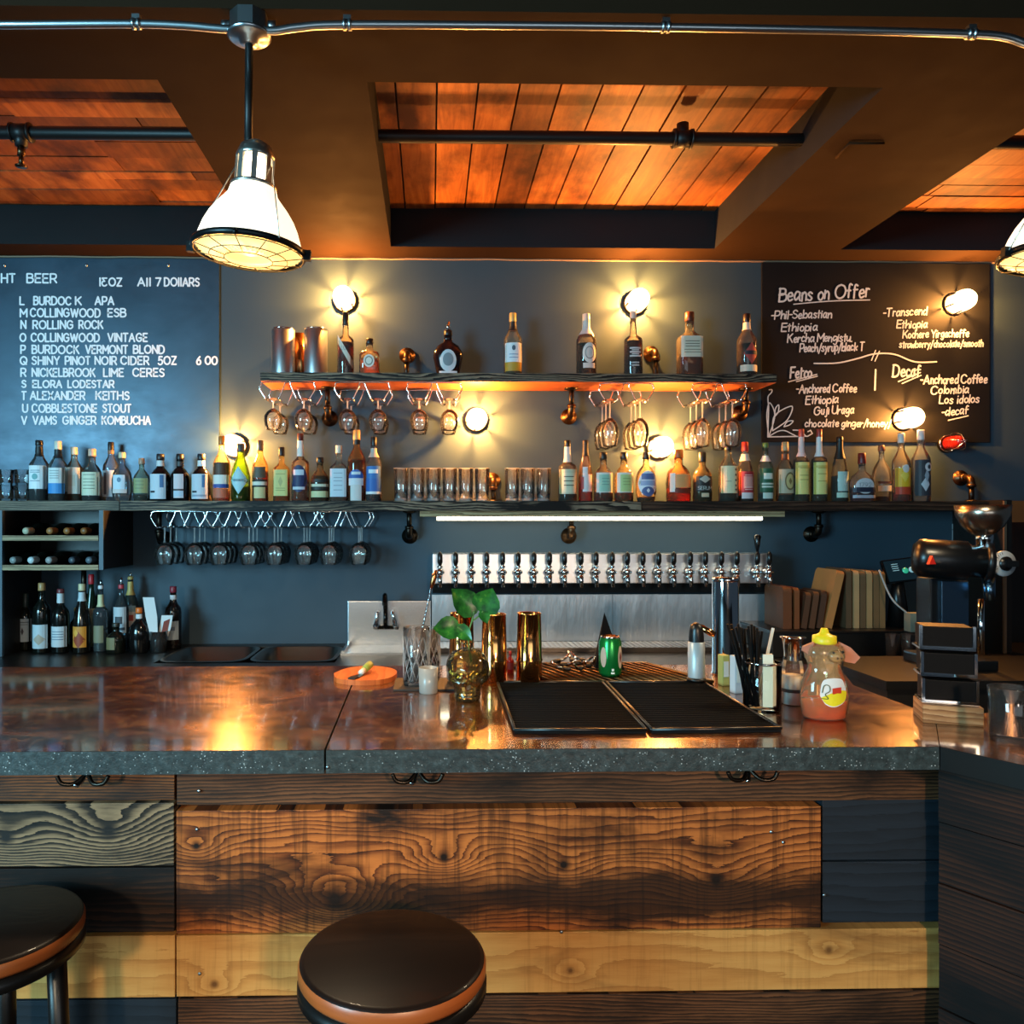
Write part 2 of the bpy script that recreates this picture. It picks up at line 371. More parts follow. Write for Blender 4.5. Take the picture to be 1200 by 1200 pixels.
b = MB().bounds((-5, W, 0), (5, W + .12, 3.3)); struct(b.build('wall_back', M_WALL))
b = MB().bounds((-5, -3.2, -.06), (5, W, 0)); struct(b.build('floor', plain('#3a2f28', .5, var=.4)))
b = MB().bounds((-5, -3.2, ZP + .06), (5, W, ZP + .2)); struct(b.build('ceiling', plain('#1d1916', .7)))
XR = [(-5.0, -.816), (-.19, 1.378), (1.995, 5.0)]          # the three recesses
Y0, Y1 = 2.364, 3.78
def beam(name, a, c, mats=(M_SOFF,)): return struct(MB().bounds(a, c).build(name, list(mats)))
beam('beam_front', (-5, 2.03, ZS), (5, Y0, ZP + .06)); 
bb = beam('beam_back', (-5, Y1, ZS), (5, W, ZP + .06), (M_SOFF, M_FACE)); 
for p in bb.data.polygons:
    if p.normal.y < -.9: p.material_index = 1
for a, c in ((-.816, -.19), (1.378, 1.995)):
    o = beam('beam_cross', (a, Y0, ZS), (c, Y1, ZP + .06), (M_SOFF, M_FACE))
    for p in o.data.polygons:
        if abs(p.normal.x) > .9: p.material_index = 1
for k, (a, c) in enumerate(XR):
    m = MB()
    if k == 1:
        x = -.121 - .1435
        while x < c:
            lo, hi = max(x + .0035, a), min(x + .1435 - .0035, c)
            if hi > lo: m.bounds((lo, Y0, ZP + R.uniform(-.003, .003)), (hi, Y1, ZP + .03))
            x += .1435
    else:
        y = Y0; i = 0
        while y < Y1 - .02:
            wd_ = (.13, .075, .11, .14)[i % 4]; i += 1
            x = a + R.uniform(0, .6)
            cuts = [a]
            while x < c: cuts.append(x); x += R.uniform(.5, 1.1)
            cuts.append(c)
            for u, v in zip(cuts, cuts[1:]):
                if v - u > .02: m.bounds((u + .002, y + .002, ZP + R.uniform(-.004, .004)), (v - .002, min(y + wd_, Y1) - .002, ZP + .03))
            y += wd_
    struct(m.build('ceiling_planks', M_CW))
    struct(MB().bounds((a, Y0, ZP + .031), (c, Y1, ZP + .058)).build('ceiling_deck', M_BLACK))
# thin pale bead along the top of the wall
t1 = MB(); pts = [(x / 10, W - .004, ZS - .004 + R.uniform(-.002, .002)) for x in range(-50, 51)]
t1.tube(pts, .005, 6); struct(t1.build('trim_1', plain('#8a7058', .6)))

# sprinkler pipe through the recesses, with its heads
sp = thing('sprinkler_pipe', 'black sprinkler pipe running crosswise under the orange ceiling planks', 'pipe', (0, 2.889, 2.95))
MB().tube([(-5, 2.889, 2.95), (5, 2.889, 2.95)], .0235, 14).build('pipe', M_BLACK, sp)
for px in (25, 800):
    c = at(px, 160, 2.889); c.z = 2.95
    m = MB(); m.tube([c + Vector((-.03, 0, 0)), c + Vector((.03, 0, 0))], .031, 14); m.tube([c, c + Vector((0, 0, .055 if px > 100 else -.05))], .022, 12)
    m.tube([c + Vector((-.036, 0, 0)), c + Vector((-.028, 0, 0))], .035, 14); m.tube([c + Vector((.028, 0, 0)), c + Vector((.036, 0, 0))], .035, 14)
    f_ = m.build('tee_fitting', M_BLACK, sp)
    if px < 100:
        h = MB().tube([c + Vector((0, 0, -.05)), c + Vector((0, 0, -.085))], .014, 10); h.tube([c + Vector((0, 0, -.085)), c + Vector((0, 0, -.115))], .009, 8)
        h.lathe([(0, 0), (.02, .0), (.022, .004), (0, .005)], 14, M=Matrix.Translation(c + Vector((0, 0, -.125))))
        h.build('sprinkler_head', M_BRONZE, sp)
# small bent conduit on the cross beam
m = MB(); m.tube([onz(980, 183, ZS) + Vector((0, 0, -.006)), onz(995, 166, ZS) + Vector((0, 0, -.006)), onz(1036, 166, ZS) + Vector((0, 0, -.006))], .0045, 8)
tag(m.build('cable', M_SOFF), 'thin bent cable painted over on the brown cross beam', 'cable')

# conduit and junction boxes on the front beam
CP = [(-140, 29), (0, 29), (150, 28), (215, 30), (262, 34), (294, 35), (322, 36), (350, 32), (405, 29), (600, 30), (780, 32), (1000, 36), (1140, 40), (1180, 44), (1205, 52), (1241, 56), (1330, 50), (1450, 46)]
YC = 2.045
def cpt(px, py): return at(px, py, YC)
cpts = catmull([tuple(cpt(*p)) for p in CP], 5)
cd_ = thing('conduit', 'galvanised metal conduit running along the dark front beam', 'conduit', cpt(600, 30))
MB().tube(cpts, .0105, 12).build('tube', M_GALV, cd_)
for px, py in ((160, 28), (407, 29), (780, 32), (1138, 40)):
    m = MB(); c = cpt(px, py)
    for dx in (-.007, .007): m.tube([c + Vector((dx - .004, 0, 0)), c + Vector((dx + .004, 0, 0))], .0145, 12)
    m.box(c + Vector((0, .0, .016)), (.02, .016, .012)); m.build('strap', M_GALV, cd_)

M_GLOW = plain('#fff4e0', .4, emit='#ffeccb', es=7.0)
def lens_mat():
    t = NT('prismatic_lens'); t.set(Base_Color='#ffe7b0', Roughness=.3, Emission_Color='#ffcf7a', Emission_Strength=1.6); return t.m
M_LENS = lens_mat()
def bell_mat():
    t = NT('white_refractor'); t.set(Base_Color='#fff8ea', Roughness=.35, Emission_Color='#ffe9c4', Emission_Strength=1.5)
    p = t.n('TexCoord'); 
    return t.m
M_BELL = bell_mat()
M_ALU = steel('cast_aluminium', '#c9c6bd', .35)
def pendant(px, label):
    top = at(px, 40, 2.06); X, Y = top.x, top.y
    jb = thing('junction_box', 'octagonal steel junction box above the ' + label[1], 'junction box', (X, Y, ZS))
    m = MB().lathe([(0, 0), (.05, 0), (.05, 0), (.05, -.05), (.05, -.05), (0, -.05)], 8, smooth=False, start=PI / 8); m.build('box', M_GALV, jb, local=True)
    m = MB().lathe([(0, -.05), (.056, -.05), (.057, -.054), (.05, -.06), (.028, -.062), (.022, -.075), (.0, -.076)], 28); m.build('cover_plate', M_GALV, jb, local=True)
    m = MB()
    for s in (-1, 1): m.tube([(s * .05, 0, -.028), (s * .07, 0, -.028)], .015, 10)
    m.build('connector', M_GALV, jb, local=True)
    zr = 2.243                                                  # rim height
    p = thing('pendant_lamp', label[0], 'lamp', (X, Y, zr), 'industrial pendant lamps on the front beam')
    T = Matrix.Rotation(math.radians(4), 4, 'Y')
    m = MB().tube([(0, 0, 2.779 - zr), (-.002, 0, .27)], .0105, 12); m.build('rod', M_BLACK, p, local=True)
    m = MB().lathe([(0, .285), (.02, .283), (.04, .27), (.05, .245), (.05, .238), (.044, .236), (.042, .245), (0, .25)], 28, M=T)
    for k in range(8):
        a = 2 * PI * k / 8 + .2
        m.box((.047, 0, .205), (.006, .014, .075), M=T @ Matrix.Rotation(a, 4, 'Z'))
    m.lathe([(.052, .172), (.06, .168), (.06, .16), (.05, .158), (.05, .172)], 28, M=T)
    m.build('cap', M_ALU, p, local=True)
    m = MB().lathe([(0, .24), (.034, .235), (.037, .17), (0, .165)], 20, M=T); m.build('socket', M_GLOW, p, local=True)
    m = MB().lathe([(.056, .168), (.062, .150), (.064, .142), (.076, .126), (.094, .104), (.110, .080), (.122, .055), (.131, .028), (.137, .004)], 48, M=T)
    m.build('shade', M_BELL, p, local=True)
    m = MB().lathe([(.137, .006), (.146, .006), (.149, .0), (.146, -.009), (.137, -.009), (.137, .006)], 48, M=T)
    for s in (-1, 1): m.box((s * .152, 0, -.003), (.018, .016, .026), M=T)
    m.tube([(.0, -.15, .002), (.0, -.15, -.012)], .005, 8, M=T)
    r_ = m.build('rim', plain('#2b2f30', .35, .8), p, local=True)
    m = MB().lathe([(.134, -.002), (.12, -.012), (.062, -.02), (.062, -.02), (.058, -.014), (0, -.016)], 48, M=T)
    for k in range(40):                                         # fine prisms of the lens
        a = 2 * PI * k / 40; m.tube([(.064 * math.cos(a), .064 * math.sin(a), -.020), (.132 * math.cos(a), .132 * math.sin(a), -.006)], .0016, 4, M=T)
    m.build('lens', M_LENS, p, local=True)
    m = MB()
    for r0, z in ((.062, -.026), (.10, -.022), (.14, -.012)): m.tube([(r0 * math.cos(k * PI / 20), r0 * math.sin(k * PI / 20), z) for k in range(40)], .0013, 5, closed=True, M=T)
    for k in range(12):
        a = 2 * PI * k / 12; m.tube([(.062 * math.cos(a), .062 * math.sin(a), -.026), (.145 * math.cos(a), .145 * math.sin(a), -.012)], .0013, 5, M=T)
    m.build('wire_guard', plain('#8a7a52', .4, .6), p, local=True)
    m = MB().tube([(-.046, -.01, .215), (-.152, -.01, .0)], .0022, 6, M=T); m.tube([(.046, -.01, .235), (.065, -.05, .15), (.1, -.11, .0)], .0016, 6, M=T)
    m.build('safety_wire', M_ALU, p, local=True)
    l = bpy.data.lights.new('pendant_light', 'SPOT'); l.energy = 45; l.color = (1, .78, .5); l.shadow_soft_size = .06; l.spot_size = math.radians(140); l.spot_blend = .5
    lo = bpy.data.objects.new('pendant_light', l); C.objects.link(lo); lo.location = (X, Y, zr - .05)
pendant(292, ('white glass bell pendant lamp hanging nearest the letter menu board', 'pendant lamp nearest the letter menu board'))
pendant(1245, ('white glass bell pendant lamp hanging cut off beside the chalkboard', 'pendant lamp beside the chalkboard'))

# ------------------------------------------------------------------ wall boards
def board_mat(name, c0, c1, rough, metal=0.0):
    t = NT(name); t.set(Metallic=metal); p = t.pos('Position', (1, 1, 1.6))
    n = t.noise(p, 3.0, 7, .62, .6)
    t.link(t.mix(n, c0, c1), t.b.inputs['Base Color'])
    t.link(t.math('MULTIPLY_ADD', t.noise(p, 6, 6, .7), .3, rough - .15), t.b.inputs['Roughness'])
    t.bump(t.noise(t.pos('Position', (4, 1, 60)), 1.0, 3), .05, .001); t.set(Specular_IOR_Level=.5 if metal else .15)
    return t.m
YB = W - .014
a, c = at(-170, 590, YB), at(257, 304, YB)
mb_ = thing('menu_board', 'wide blue-black menu board with white stick-on letters', 'menu board', (a.x, YB, 1.66))
MB().bounds((a.x, YB, 1.66), (c.x, W - .001, c.z), bev=.002).build('panel', board_mat('blackened_steel_board', '#172836', '#32495c', .36, .4), mb_)
M_LET = plain('#e8eef2', .5)
LINES = [
 (321, 331, [('HT', 1, 18), ('BEER', 31, 67)]),
 (326, 335, [('I', 116.5, 118), ('OZ', 127, 143), ('All', 161, 177), ('7', 182, 189), ('DOllARS', 192, 234)]),
 (348, 357, [('L', 23, 29), ('BURDOC', 39, 84), ('K', 88, 96), ('APA', 111, 134)]),
 (362, 371, [('M', 23, 32), ('COLLINGWOOD', 35, 118), ('ESB', 126, 148)]),
 (376, 385, [('N', 24, 31), ('ROLLING', 38, 86), ('ROCK', 92, 121)]),
 (391, 400, [('O', 23, 31), ('COLLINGWOOD', 36, 117), ('VINTAGE', 126, 173)]),
 (405, 414, [('P', 24, 30), ('BURDOCK', 37, 93), ('VERMONT', 100, 150), ('BLOND', 156, 193)]),
 (418, 427, [('Q', 23, 32), ('SHINY', 37, 70), ('PINOT', 76, 106), ('NOIR', 111, 137), ('CIDER', 141, 175), ('5OZ', 185, 207), ('6', 230, 236), ('OO', 240, 255)]),
 (432, 441, [('R', 24, 31), ('NICKELBROOK', 37, 112), ('LIME', 121, 145), ('CERES', 155, 193)]),
 (446, 454, [('S', 25, 31), ('ELORA', 38, 73), ('LODESTAR', 79, 134)]),
 (459, 468, [('T', 25, 31), ('ALEXANDER', 35, 100), ('KEITHS', 112, 152)]),
 (474, 483, [('U', 26, 33), ('COBBLESTONE', 37, 114), ('STOUT', 120, 154)]),
 (488, 497, [('V', 25, 32), ('VAMS', 38, 67), ('GINGER', 73, 113), ('KOMBUCHA', 119, 177)])]
YT = YB - .0015
for y0, y1, parts in LINES:
    for tx, x0, x1 in parts:
        m = MB(); p0, p1 = at(x0, y1, YT), at(x1, y0, YT)
        write(m, tx, p0.x + .003, p1.x - .003, p0.z, p1.z - p0.z, .0084, YT, jit=.02, gap=2.6)
        m.build('lettering', M_LET, mb_)
    if y0 == 326:                                              # the reversed 3 of the photograph
        m = MB(); p0, p1 = at(119.5, y1, YT), at(125, y0, YT); st, wid = text_strokes('3')
        for pts in st: ribbon(m, [(p1.x - a_ / wid * (p1.x - p0.x), p0.z + b_ * (p1.z - p0.z)) for a_, b_ in pts], .0078, lambda a_, b_: (a_, YT, b_))
        m.build('lettering', M_LET, mb_)
for px in (5, 101, 197):
    p = at(px, 311, YB); MB().lathe([(0, .006), (.006, .005), (.008, 0)], 14, M=align(p, (0, -1, 0))).build('screw', M_GALV, mb_)

a, c = at(893, 518, YB), at(1160, 309, YB)
cb = thing('chalkboard', 'black chalkboard of handwritten coffee bean offers', 'chalkboard', (a.x, YB, a.z))
MB().bounds(tuple(a), (c.x, W - .001, c.z), bev=.002).build('panel', board_mat('chalkboard_black', '#0d0e11', '#15171b', .62), cb)
M_CH = plain('#c6cacd', .9)
CH = [('Beans on Offer', 912.5, 1018, 353.5, 15, -.06, 1.5), ('-Phil-Sebastian', 904, 974, 374, 9, -.03, 1.1), ('Ethiopia', 916, 957, 388, 9, -.02, 1.1), ('Kercha Mengistu.', 923, 998, 401, 9, -.02, 1.1),
 ('Peach/syrup/black T', 937, 1012, 412.5, 9, -.03, 1.1), ('-Transcend', 1035, 1086, 371, 9, -.05, 1.1), ('Ethiopia', 1051, 1086, 384.5, 8.5, -.02, 1.1), ('Kochere Yirgacheffe', 1058, 1135, 396, 8.5, -.02, 1.0),
 ('strawberry/chocolate/smooth', 1054, 1152, 407.5, 7.5, -.02, 1.0), ('Fetco', 926, 951, 443.5, 12, -.06, 1.4), ('-Anchored Coffee', 933, 1003, 460.5, 9, -.02, 1.1), ('Ethiopia', 944, 982, 473.5, 9, -.04, 1.1),
 ('Guji Uraga', 954, 1000, 486, 9, -.04, 1.1), ('chocolate ginger/honey/', 943, 1044, 500, 8, 0, 1.0), ('Decaf', 1046, 1078, 441, 13, .0, 1.4), ('-Anchored Coffee', 1079, 1156, 450, 9.5, -.02, 1.2),
 ('Colombia', 1091, 1135, 462, 9, -.04, 1.1), ('Los idolos', 1101, 1147, 473, 9, -.03, 1.1), ('-decaf', 1104, 1134, 487.5, 9, -.1, 1.1)]
mp_ = mpp(YT)
for tx, x0, x1, yb, h, sl, wd_ in CH:
    p0, p1 = at(x0, yb, YT), at(x1, yb, YT)
    write(MB(), tx, p0.x, p1.x, p0.z, h * 1.06 * mp_, wd_ * 1.45 * mp_, YT, slope=-sl, jit=.05, slant=.12, gap=1.5, space=3.5).build('lettering', M_CH, cb)
def chalk(pts, w=1.3, curve=True):
    q = [(lambda v: (v.x, v.z))(at(880 + x / 3.75, 300 + y / 3.75, YT)) for x, y in pts]
    m = MB(); ribbon(m, catmull(q, 6) if curve else q, w * mp_, lambda a_, b_: (a_, YT, b_)); return m
def addc(pts, w=1.3, curve=True):
    chalk(pts, w, curve).build('chalk_line', M_CH, cb)
addc([(278, 472), (380, 470), (470, 450), (545, 430), (630, 432), (720, 465), (815, 465)], 1.7); addc([(530, 458), (548, 415)], 1.3, 0); addc([(545, 462), (565, 418)], 1.3, 0)
addc([(548, 500), (545, 588)], 2, 0); addc([(188, 212), (350, 198), (522, 193)]); addc([(165, 553), (290, 520)]); addc([(200, 552), (292, 528)]); addc([(648, 552), (745, 512)]); addc([(665, 560), (748, 524)])
addc([(868, 722), (955, 702)])
def addc(pts, w=1.3, curve=True):
    m = chalk(pts, w, curve); dec.add(m.v, m.f)
dec = MB()
addc([(78, 660), (74, 795), (250, 792), (270, 780), (262, 766), (250, 772)], 1.4, 0); addc([(78, 660), (75, 620), (90, 600), (92, 588), (80, 588)])
for q in ([(78, 790), (70, 700), (82, 645), (105, 700), (80, 790)], [(95, 768), (105, 700), (180, 660), (160, 720), (95, 768)], [(105, 705), (108, 670), (122, 655), (120, 685), (105, 705)], [(145, 750), (160, 728), (185, 725), (170, 742), (145, 750)],
          [(80, 792), (120, 770), (150, 768), (180, 782), (200, 792)], [(185, 765), (215, 768), (240, 790)]): addc(q)
dec.build('leaf_drawing', M_CH, cb)

# ------------------------------------------------------------------ caged wall lamps
def jar_mat(on):
    t = NT('lit_jar_glass' if on else 'dark_red_jar_glass')
    if on:
        em = t.n('Emission'); em.inputs[0].default_value = lin('#ffd9a0'); em.inputs[1].default_value = 9.0
        tr = t.n('BsdfTransparent'); mx = t.n('MixShader'); mx.inputs[0].default_value = .45
        t.link(tr.outputs[0], mx.inputs[1]); t.link(em.outputs[0], mx.inputs[2]); t.link(mx.outputs[0], t.out.inputs['Surface'])
    else: t.set(Base_Color='#8e1a14', Roughness=.08, Transmission_Weight=.5)
    return t.m
M_JAR, M_JARR = jar_mat(True), jar_mat(False)
M_RIMS = plain('#2a2019', .4, .6)
def wall_lamp(px, py, label, on=True, size=1.0, power=108.0):
    c = at(px, py, W - .10)
    p = thing('wall_lamp', label, 'lamp', (c.x, W, c.z), 'jar lamps on the dark wall')
    D = align((0, 0, 0), (0, -1, 0)); k = size
    MB().lathe([(0, .0), (.056 * k, 0), (.058 * k, .008), (.05 * k, .02), (.0, .02)], 28, M=D).build('back_plate', M_RIMS if on else M_IRON, p, local=True)
    MB().lathe([(.05 * k, .016), (.0545 * k, .018), (.0545 * k, .024), (.05 * k, .026), (.05 * k, .016)], 28, M=D).build('collar', M_RIMS if on else M_CHROME, p, local=True)
    rr = .052 * k if on else .042 * k; L = .150 if on else .135
    MB().lathe([(rr, .03), (rr, .03 + (L - .03) * .55), (rr * .92, .03 + (L - .03) * .75), (rr * .7, .03 + (L - .03) * .9), (rr * .35, L * .985), (0, L)], 24, M=D).build('jar', M_JAR if on else M_JARR, p, local=True)
    m = MB()
    for i in range(5):
        a_ = 2 * PI * i / 5 + .35
        pr = [(.058 * k, .03), (.058 * k, .10 * L / .15), (.045 * k, .135 * L / .15), (.012, .158 * L / .15), (.0, .16 * L / .15)]
        m.tube([D @ Vector((r_ * math.cos(a_), r_ * math.sin(a_), z_)) for r_, z_ in pr], .0018, 5)
    if not on: m.build('cage', M_CHROME, p, local=True)
    else:
        m = MB()
        for i in range(6):
            a_ = 2 * PI * i / 6 + .35
            m.box((0, 0, 0), (.003, .007, .060), M=D @ Matrix.Rotation(a_, 4, 'Z') @ Matrix.Translation((.0545 * k, 0, .060)))  # slim strips added and sized to throw dark rays onto the wall
        m.build('ray_strip', M_RIMS, p, local=True)
        l = bpy.data.lights.new('jar_light', 'POINT'); l.energy = power; l.color = (1.0, .38, .075); l.shadow_soft_size = .016
        lo = bpy.data.objects.new('jar_light', l); C.objects.link(lo); lo.location = (c.x, W - .095, c.z)
    return p
wall_lamp(402, 347, 'lit jar wall lamp above the steel canisters on the upper shelf')
wall_lamp(749, 350, 'lit jar wall lamp behind the dark red script bottle, above the upper shelf')
wall_lamp(559, 490, 'lit jar wall lamp between the two shelves, above the tumblers')
wall_lamp(777, 523, 'lit jar wall lamp low between the shelves, above the amber flask bottle')
wall_lamp(271, 521, 'lit jar wall lamp partly behind the green bottle with diamond label')
wall_lamp(1131, 351, 'lit jar wall lamp over the top corner of the chalkboard', power=72.0)
wall_lamp(1070, 489, 'lit jar wall lamp over the bottom of the chalkboard', power=72.0)
wall_lamp(1123, 518, 'unlit red jar wall lamp in chrome cage below the chalkboard corner', on=False, size=.8)
# ------------------------------------------------------------------ wood for shelves and bar
def plank_mat(name, stops, freq=60.0, warp=5.0, knots=(), stain=(.5, '#120c08', .45), axis='X', band=None, rough=.55, seed=0.0, zs=1.0, saw=0.0, coord='Position', fibre=.35):
    """grain as contour lines of a warped field that runs round knots; stain = (threshold, colour, softness)"""
    t = NT(name); src = t.pos(coord, (1, 1, 1), (0, 0, 0), (seed, 0, seed * .37))
    sx = t.n('SeparateXYZ'); t.link(src, sx.inputs[0])
    x, z = (sx.outputs[0], sx.outputs[2]) if axis == 'X' else (sx.outputs[1], sx.outputs[0])
    def vec(a, b):
        c = t.n('CombineXYZ'); t.link(t.math('MULTIPLY', x, a), c.inputs[0]); t.link(t.math('MULTIPLY', z, b), c.inputs[1]); return c.outputs[0]
    w = t.noise(vec(1.6, 7 * zs), 1.0, 3, .5)
    field = t.math('MULTIPLY_ADD', w, warp, t.math('MULTIPLY', z, freq))
    for kx, kz, amp, rad in knots:
        dx = t.math('MULTIPLY', t.math('ADD', x, -(kx + seed)), .62); dz = t.math('ADD', z, -(kz + seed * .37))
        d2 = t.math('ADD', t.math('MULTIPLY', dx, dx), t.math('MULTIPLY', dz, dz))
        g = t.math('POWER', 2.718, t.math('MULTIPLY', d2, -1 / (rad * rad)))
        field = t.math('MULTIPLY_ADD', g, amp, field)
    field = t.math('MULTIPLY_ADD', t.noise(vec(7, 70 * zs), 1.0, 5, .65), 1.1, field)
    saw_ = t.math('FRACT', field)                              # pale early wood that ends in a sharp dark line
    ring = t.math('SUBTRACT', 1.0, t.math('POWER', saw_, 1.7))
    ring = t.math('MULTIPLY_ADD', t.noise(vec(14, 500), 1.0, 4, .65), fibre, t.math('MULTIPLY', ring, 1 - fibre))
    ring = t.math('MULTIPLY_ADD', t.math('SUBTRACT', t.noise(vec(3, 30), 1.0, 4, .6), .5), .5, ring)
    c = t.ramp(ring, stops)
    blot = t.noise(vec(2.3, 6), 1.0, 5, .62, .4)
    th, sc_, soft = stain
    f = t.ramp(blot, [(max(th - soft * .3, 0), 1.0), (min(th + soft * .3, 1), 0.0)])
    c = t.mix(f, c, sc_)
    for kx, kz, amp, rad in knots:
        dx = t.math('ADD', x, -(kx + seed)); dz = t.math('ADD', z, -(kz + seed * .37))
        d2 = t.math('SQRT', t.math('ADD', t.math('MULTIPLY', dx, dx), t.math('MULTIPLY', dz, dz)))
        c = t.mix(t.ramp(t.math('MULTIPLY', d2, 1 / max(rad, .01)), [(.12, 1.0), (.42, 0.0)]), c, sc_)
    if band:                                                   # scorched zone of the board, broken up by noise
        zc, half, amt = band
        d_ = t.math('MULTIPLY', t.math('ABSOLUTE', t.math('ADD', z, -(zc + seed * .37))), 1 / half)
        d_ = t.math('MULTIPLY_ADD', t.noise(vec(3.2, 9), 1.0, 6, .65, .6), 2.2, t.math('ADD', d_, -1.1))
        c = t.mix(t.math('MULTIPLY', t.ramp(d_, [(.35, 1.0), (1.0, 0.0)]), amt), c, sc_)
    if saw:
        sv = t.noise(vec(70, 3), 1.0, 3, .6)
        c = t.mix(t.math('MULTIPLY', t.ramp(sv, [(.36, 1.0), (.5, 0.0)]), saw), c, sc_)
    t.link(c, t.b.inputs['Base Color']); t.set(Roughness=rough, Specular_IOR_Level=.25); t.bump(ring, .3, .0015)
    return t.m
M_SHELF = plank_mat('charred_shelf_wood', [(.2, '#0f0b09'), (.55, '#2c2019'), (.8, '#8d7660')], 70, 9, stain=(.46, '#0f0b09', .25), seed=3.1, fibre=.25)
M_SHELFU = plain('#9c5424', .5, var=.35)
def under(o, i=1, n=(0, 0, -1)):
    for p in o.data.polygons:
        if p.normal.dot(Vector(n)) > .9: p.material_index = i
a, c = at(305, 440, SH), at(910, 440, SH)
us = thing('wall_shelf', 'upper wall shelf of charred wood with orange underside', 'shelf', (a.x, SH, ZU - .04))
o = MB().bounds((a.x, SH, ZU - .04), (c.x, W - .001, ZU)).build('plank', [M_SHELF, M_SHELFU], us); under(o)
M_SHELF2 = plank_mat('dark_brown_shelf_wood', [(.2, '#1d120c'), (.6, '#3a2418'), (.9, '#5d4030')], 60, 3, stain=(.45, '#140d09', .4), seed=5.2)
M_SHELF3 = plank_mat('grey_weathered_shelf_wood', [(.2, '#3a332b'), (.6, '#6a5c4c'), (.9, '#8d7c66')], 90, 4, stain=(.4, '#2a241e', .4), seed=8.2)
x0, x1, x2, x3 = at(-170, 590, SH).x, at(140, 590, SH).x, at(752, 590, SH).x, at(1168, 590, SH).x
for a, c, mt, lb, top in ((x0, x1 - .002, M_SHELF3, 'lower wall shelf of grey weathered wood above the wine rack', ZL), (x1 + .002, x2 - .002, M_SHELF, 'lower wall shelf of charred wood, the middle board over the beer taps', ZL),
                          (x2 + .002, x3, M_SHELF2, 'lower wall shelf of plain dark brown wood below the chalkboard', ZL)):
    s_ = thing('wall_shelf', lb, 'shelf', (a, SH, top - .045))
    o = MB().bounds((a, SH, top - .045), (c, W - .001, top)).build('plank', [mt, plain('#2a1d15', .6)], s_); under(o)

# light strip under the lower shelf
a, c = at(492, 604, 3.76), at(918, 604, 3.76)
vb = thing('light_strip', 'glowing strip light on a pale board under the lower shelf', 'light', ((a.x + c.x) / 2, 3.76, 1.56))
MB().bounds((a.x, 3.745, 1.556), (c.x, 3.83, ZL - .046)).build('board', plank_mat('pale_strip_wood', [(.2, '#7a5f42'), (.6, '#a98a64'), (.9, '#c6aa80')], 50, 3, stain=(.35, '#4d3824', .3), seed=1.2), vb)
e0, e1 = at(512, 611, 3.78), at(893, 611, 3.78)
MB().bounds((e0.x, 3.772, 1.538), (e1.x, 3.805, 1.5555), bev=.004).build('diffuser', plain('#fff6dc', .4, emit='#fff0c8', es=11.0), vb)

# iron pipe brackets
def bracket(px, py, label, up, copper=False, ztop=None):
    """flange on the wall, elbow, riser to the shelf above (up) or drop to the shelf below"""
    c = at(px, py, W - .02); p = thing('pipe_bracket', label, 'bracket', (c.x, W, c.z), 'pipe brackets of the wall shelves')
    mt = M_BRONZE if copper else M_IRON
    D = align((0, 0, 0), (0, -1, 0))
    MB().lathe([(0, 0), (.038, 0), (.04, .006), (.022, .008), (.02, .02), (0, .02)], 24, M=D).build('flange', M_IRON if not copper else M_BRONZE, p, local=True)
    yy = -.085
    zt = {1: (ZU - .04) if c.z > ZL else (ZL - .045), -1: ZU if c.z > ZU else ZL}[up] - c.z
    if ztop is not None: zt = ztop - c.z
    m = MB(); m.tube([(0, -.015, 0), (0, yy + .03, 0)] + [(0, yy + .03 * (1 - math.sin(q)), .03 * up * (1 - math.cos(q))) for q in (PI / 8, PI / 4, 3 * PI / 8, PI / 2)] + [(0, yy, .045 * up)], .017, 14)
    m.tube([(0, -.028, 0), (0, -.04, 0)], .021, 14); m.tube([(0, yy, .034 * up), (0, yy, .05 * up)], .021, 14)
    m.build('elbow', mt, p, local=True)
    MB().tube([(0, yy, .045 * up), (0, yy, zt)], .0125, 14).build('riser', M_IRON, p, local=True)
    m = MB().lathe([(0, 0), (.034, 0), (.034, .005), (.018, .012), (0, .012)], 20, M=Matrix.Translation((0, yy, zt)) @ Matrix.Rotation(PI if up > 0 else 0, 4, 'X')); m.build('shelf_flange', M_IRON, p, local=True)
bracket(386, 490, 'pipe bracket under the upper shelf among the hanging snifters', 1)
bracket(667, 488, 'pipe bracket under the middle of the upper shelf', 1, True)
bracket(868, 484, 'pipe bracket under the upper shelf end nearest the chalkboard', 1, True)
bracket(477, 416, 'pipe elbow standing on the upper shelf beside the dark flask', -1, True)
bracket(764, 414, 'pipe elbow on the upper shelf behind the red script bottle', -1, True)
bracket(577, 563, 'pipe elbow standing on the lower shelf between the tumblers', -1, True)
bracket(1128, 560, 'copper pipe elbow at the lower shelf end below the red lamp', -1, True)
bracket(480, 628, 'pipe bracket under the lower shelf near the hand sink', 1)
bracket(667, 628, 'pipe bracket under the lower shelf behind the strip light', 1, True)
bracket(952, 626, 'pipe bracket under the lower shelf above the cutting boards', 1)
bracket(192, 632, 'pipe bracket under the lower shelf behind the hanging wine glasses', 1)
bracket(105, 706, 'pipe bracket on the wall below the wine rack', 1, ztop=at(60, 669, 3.60).z)

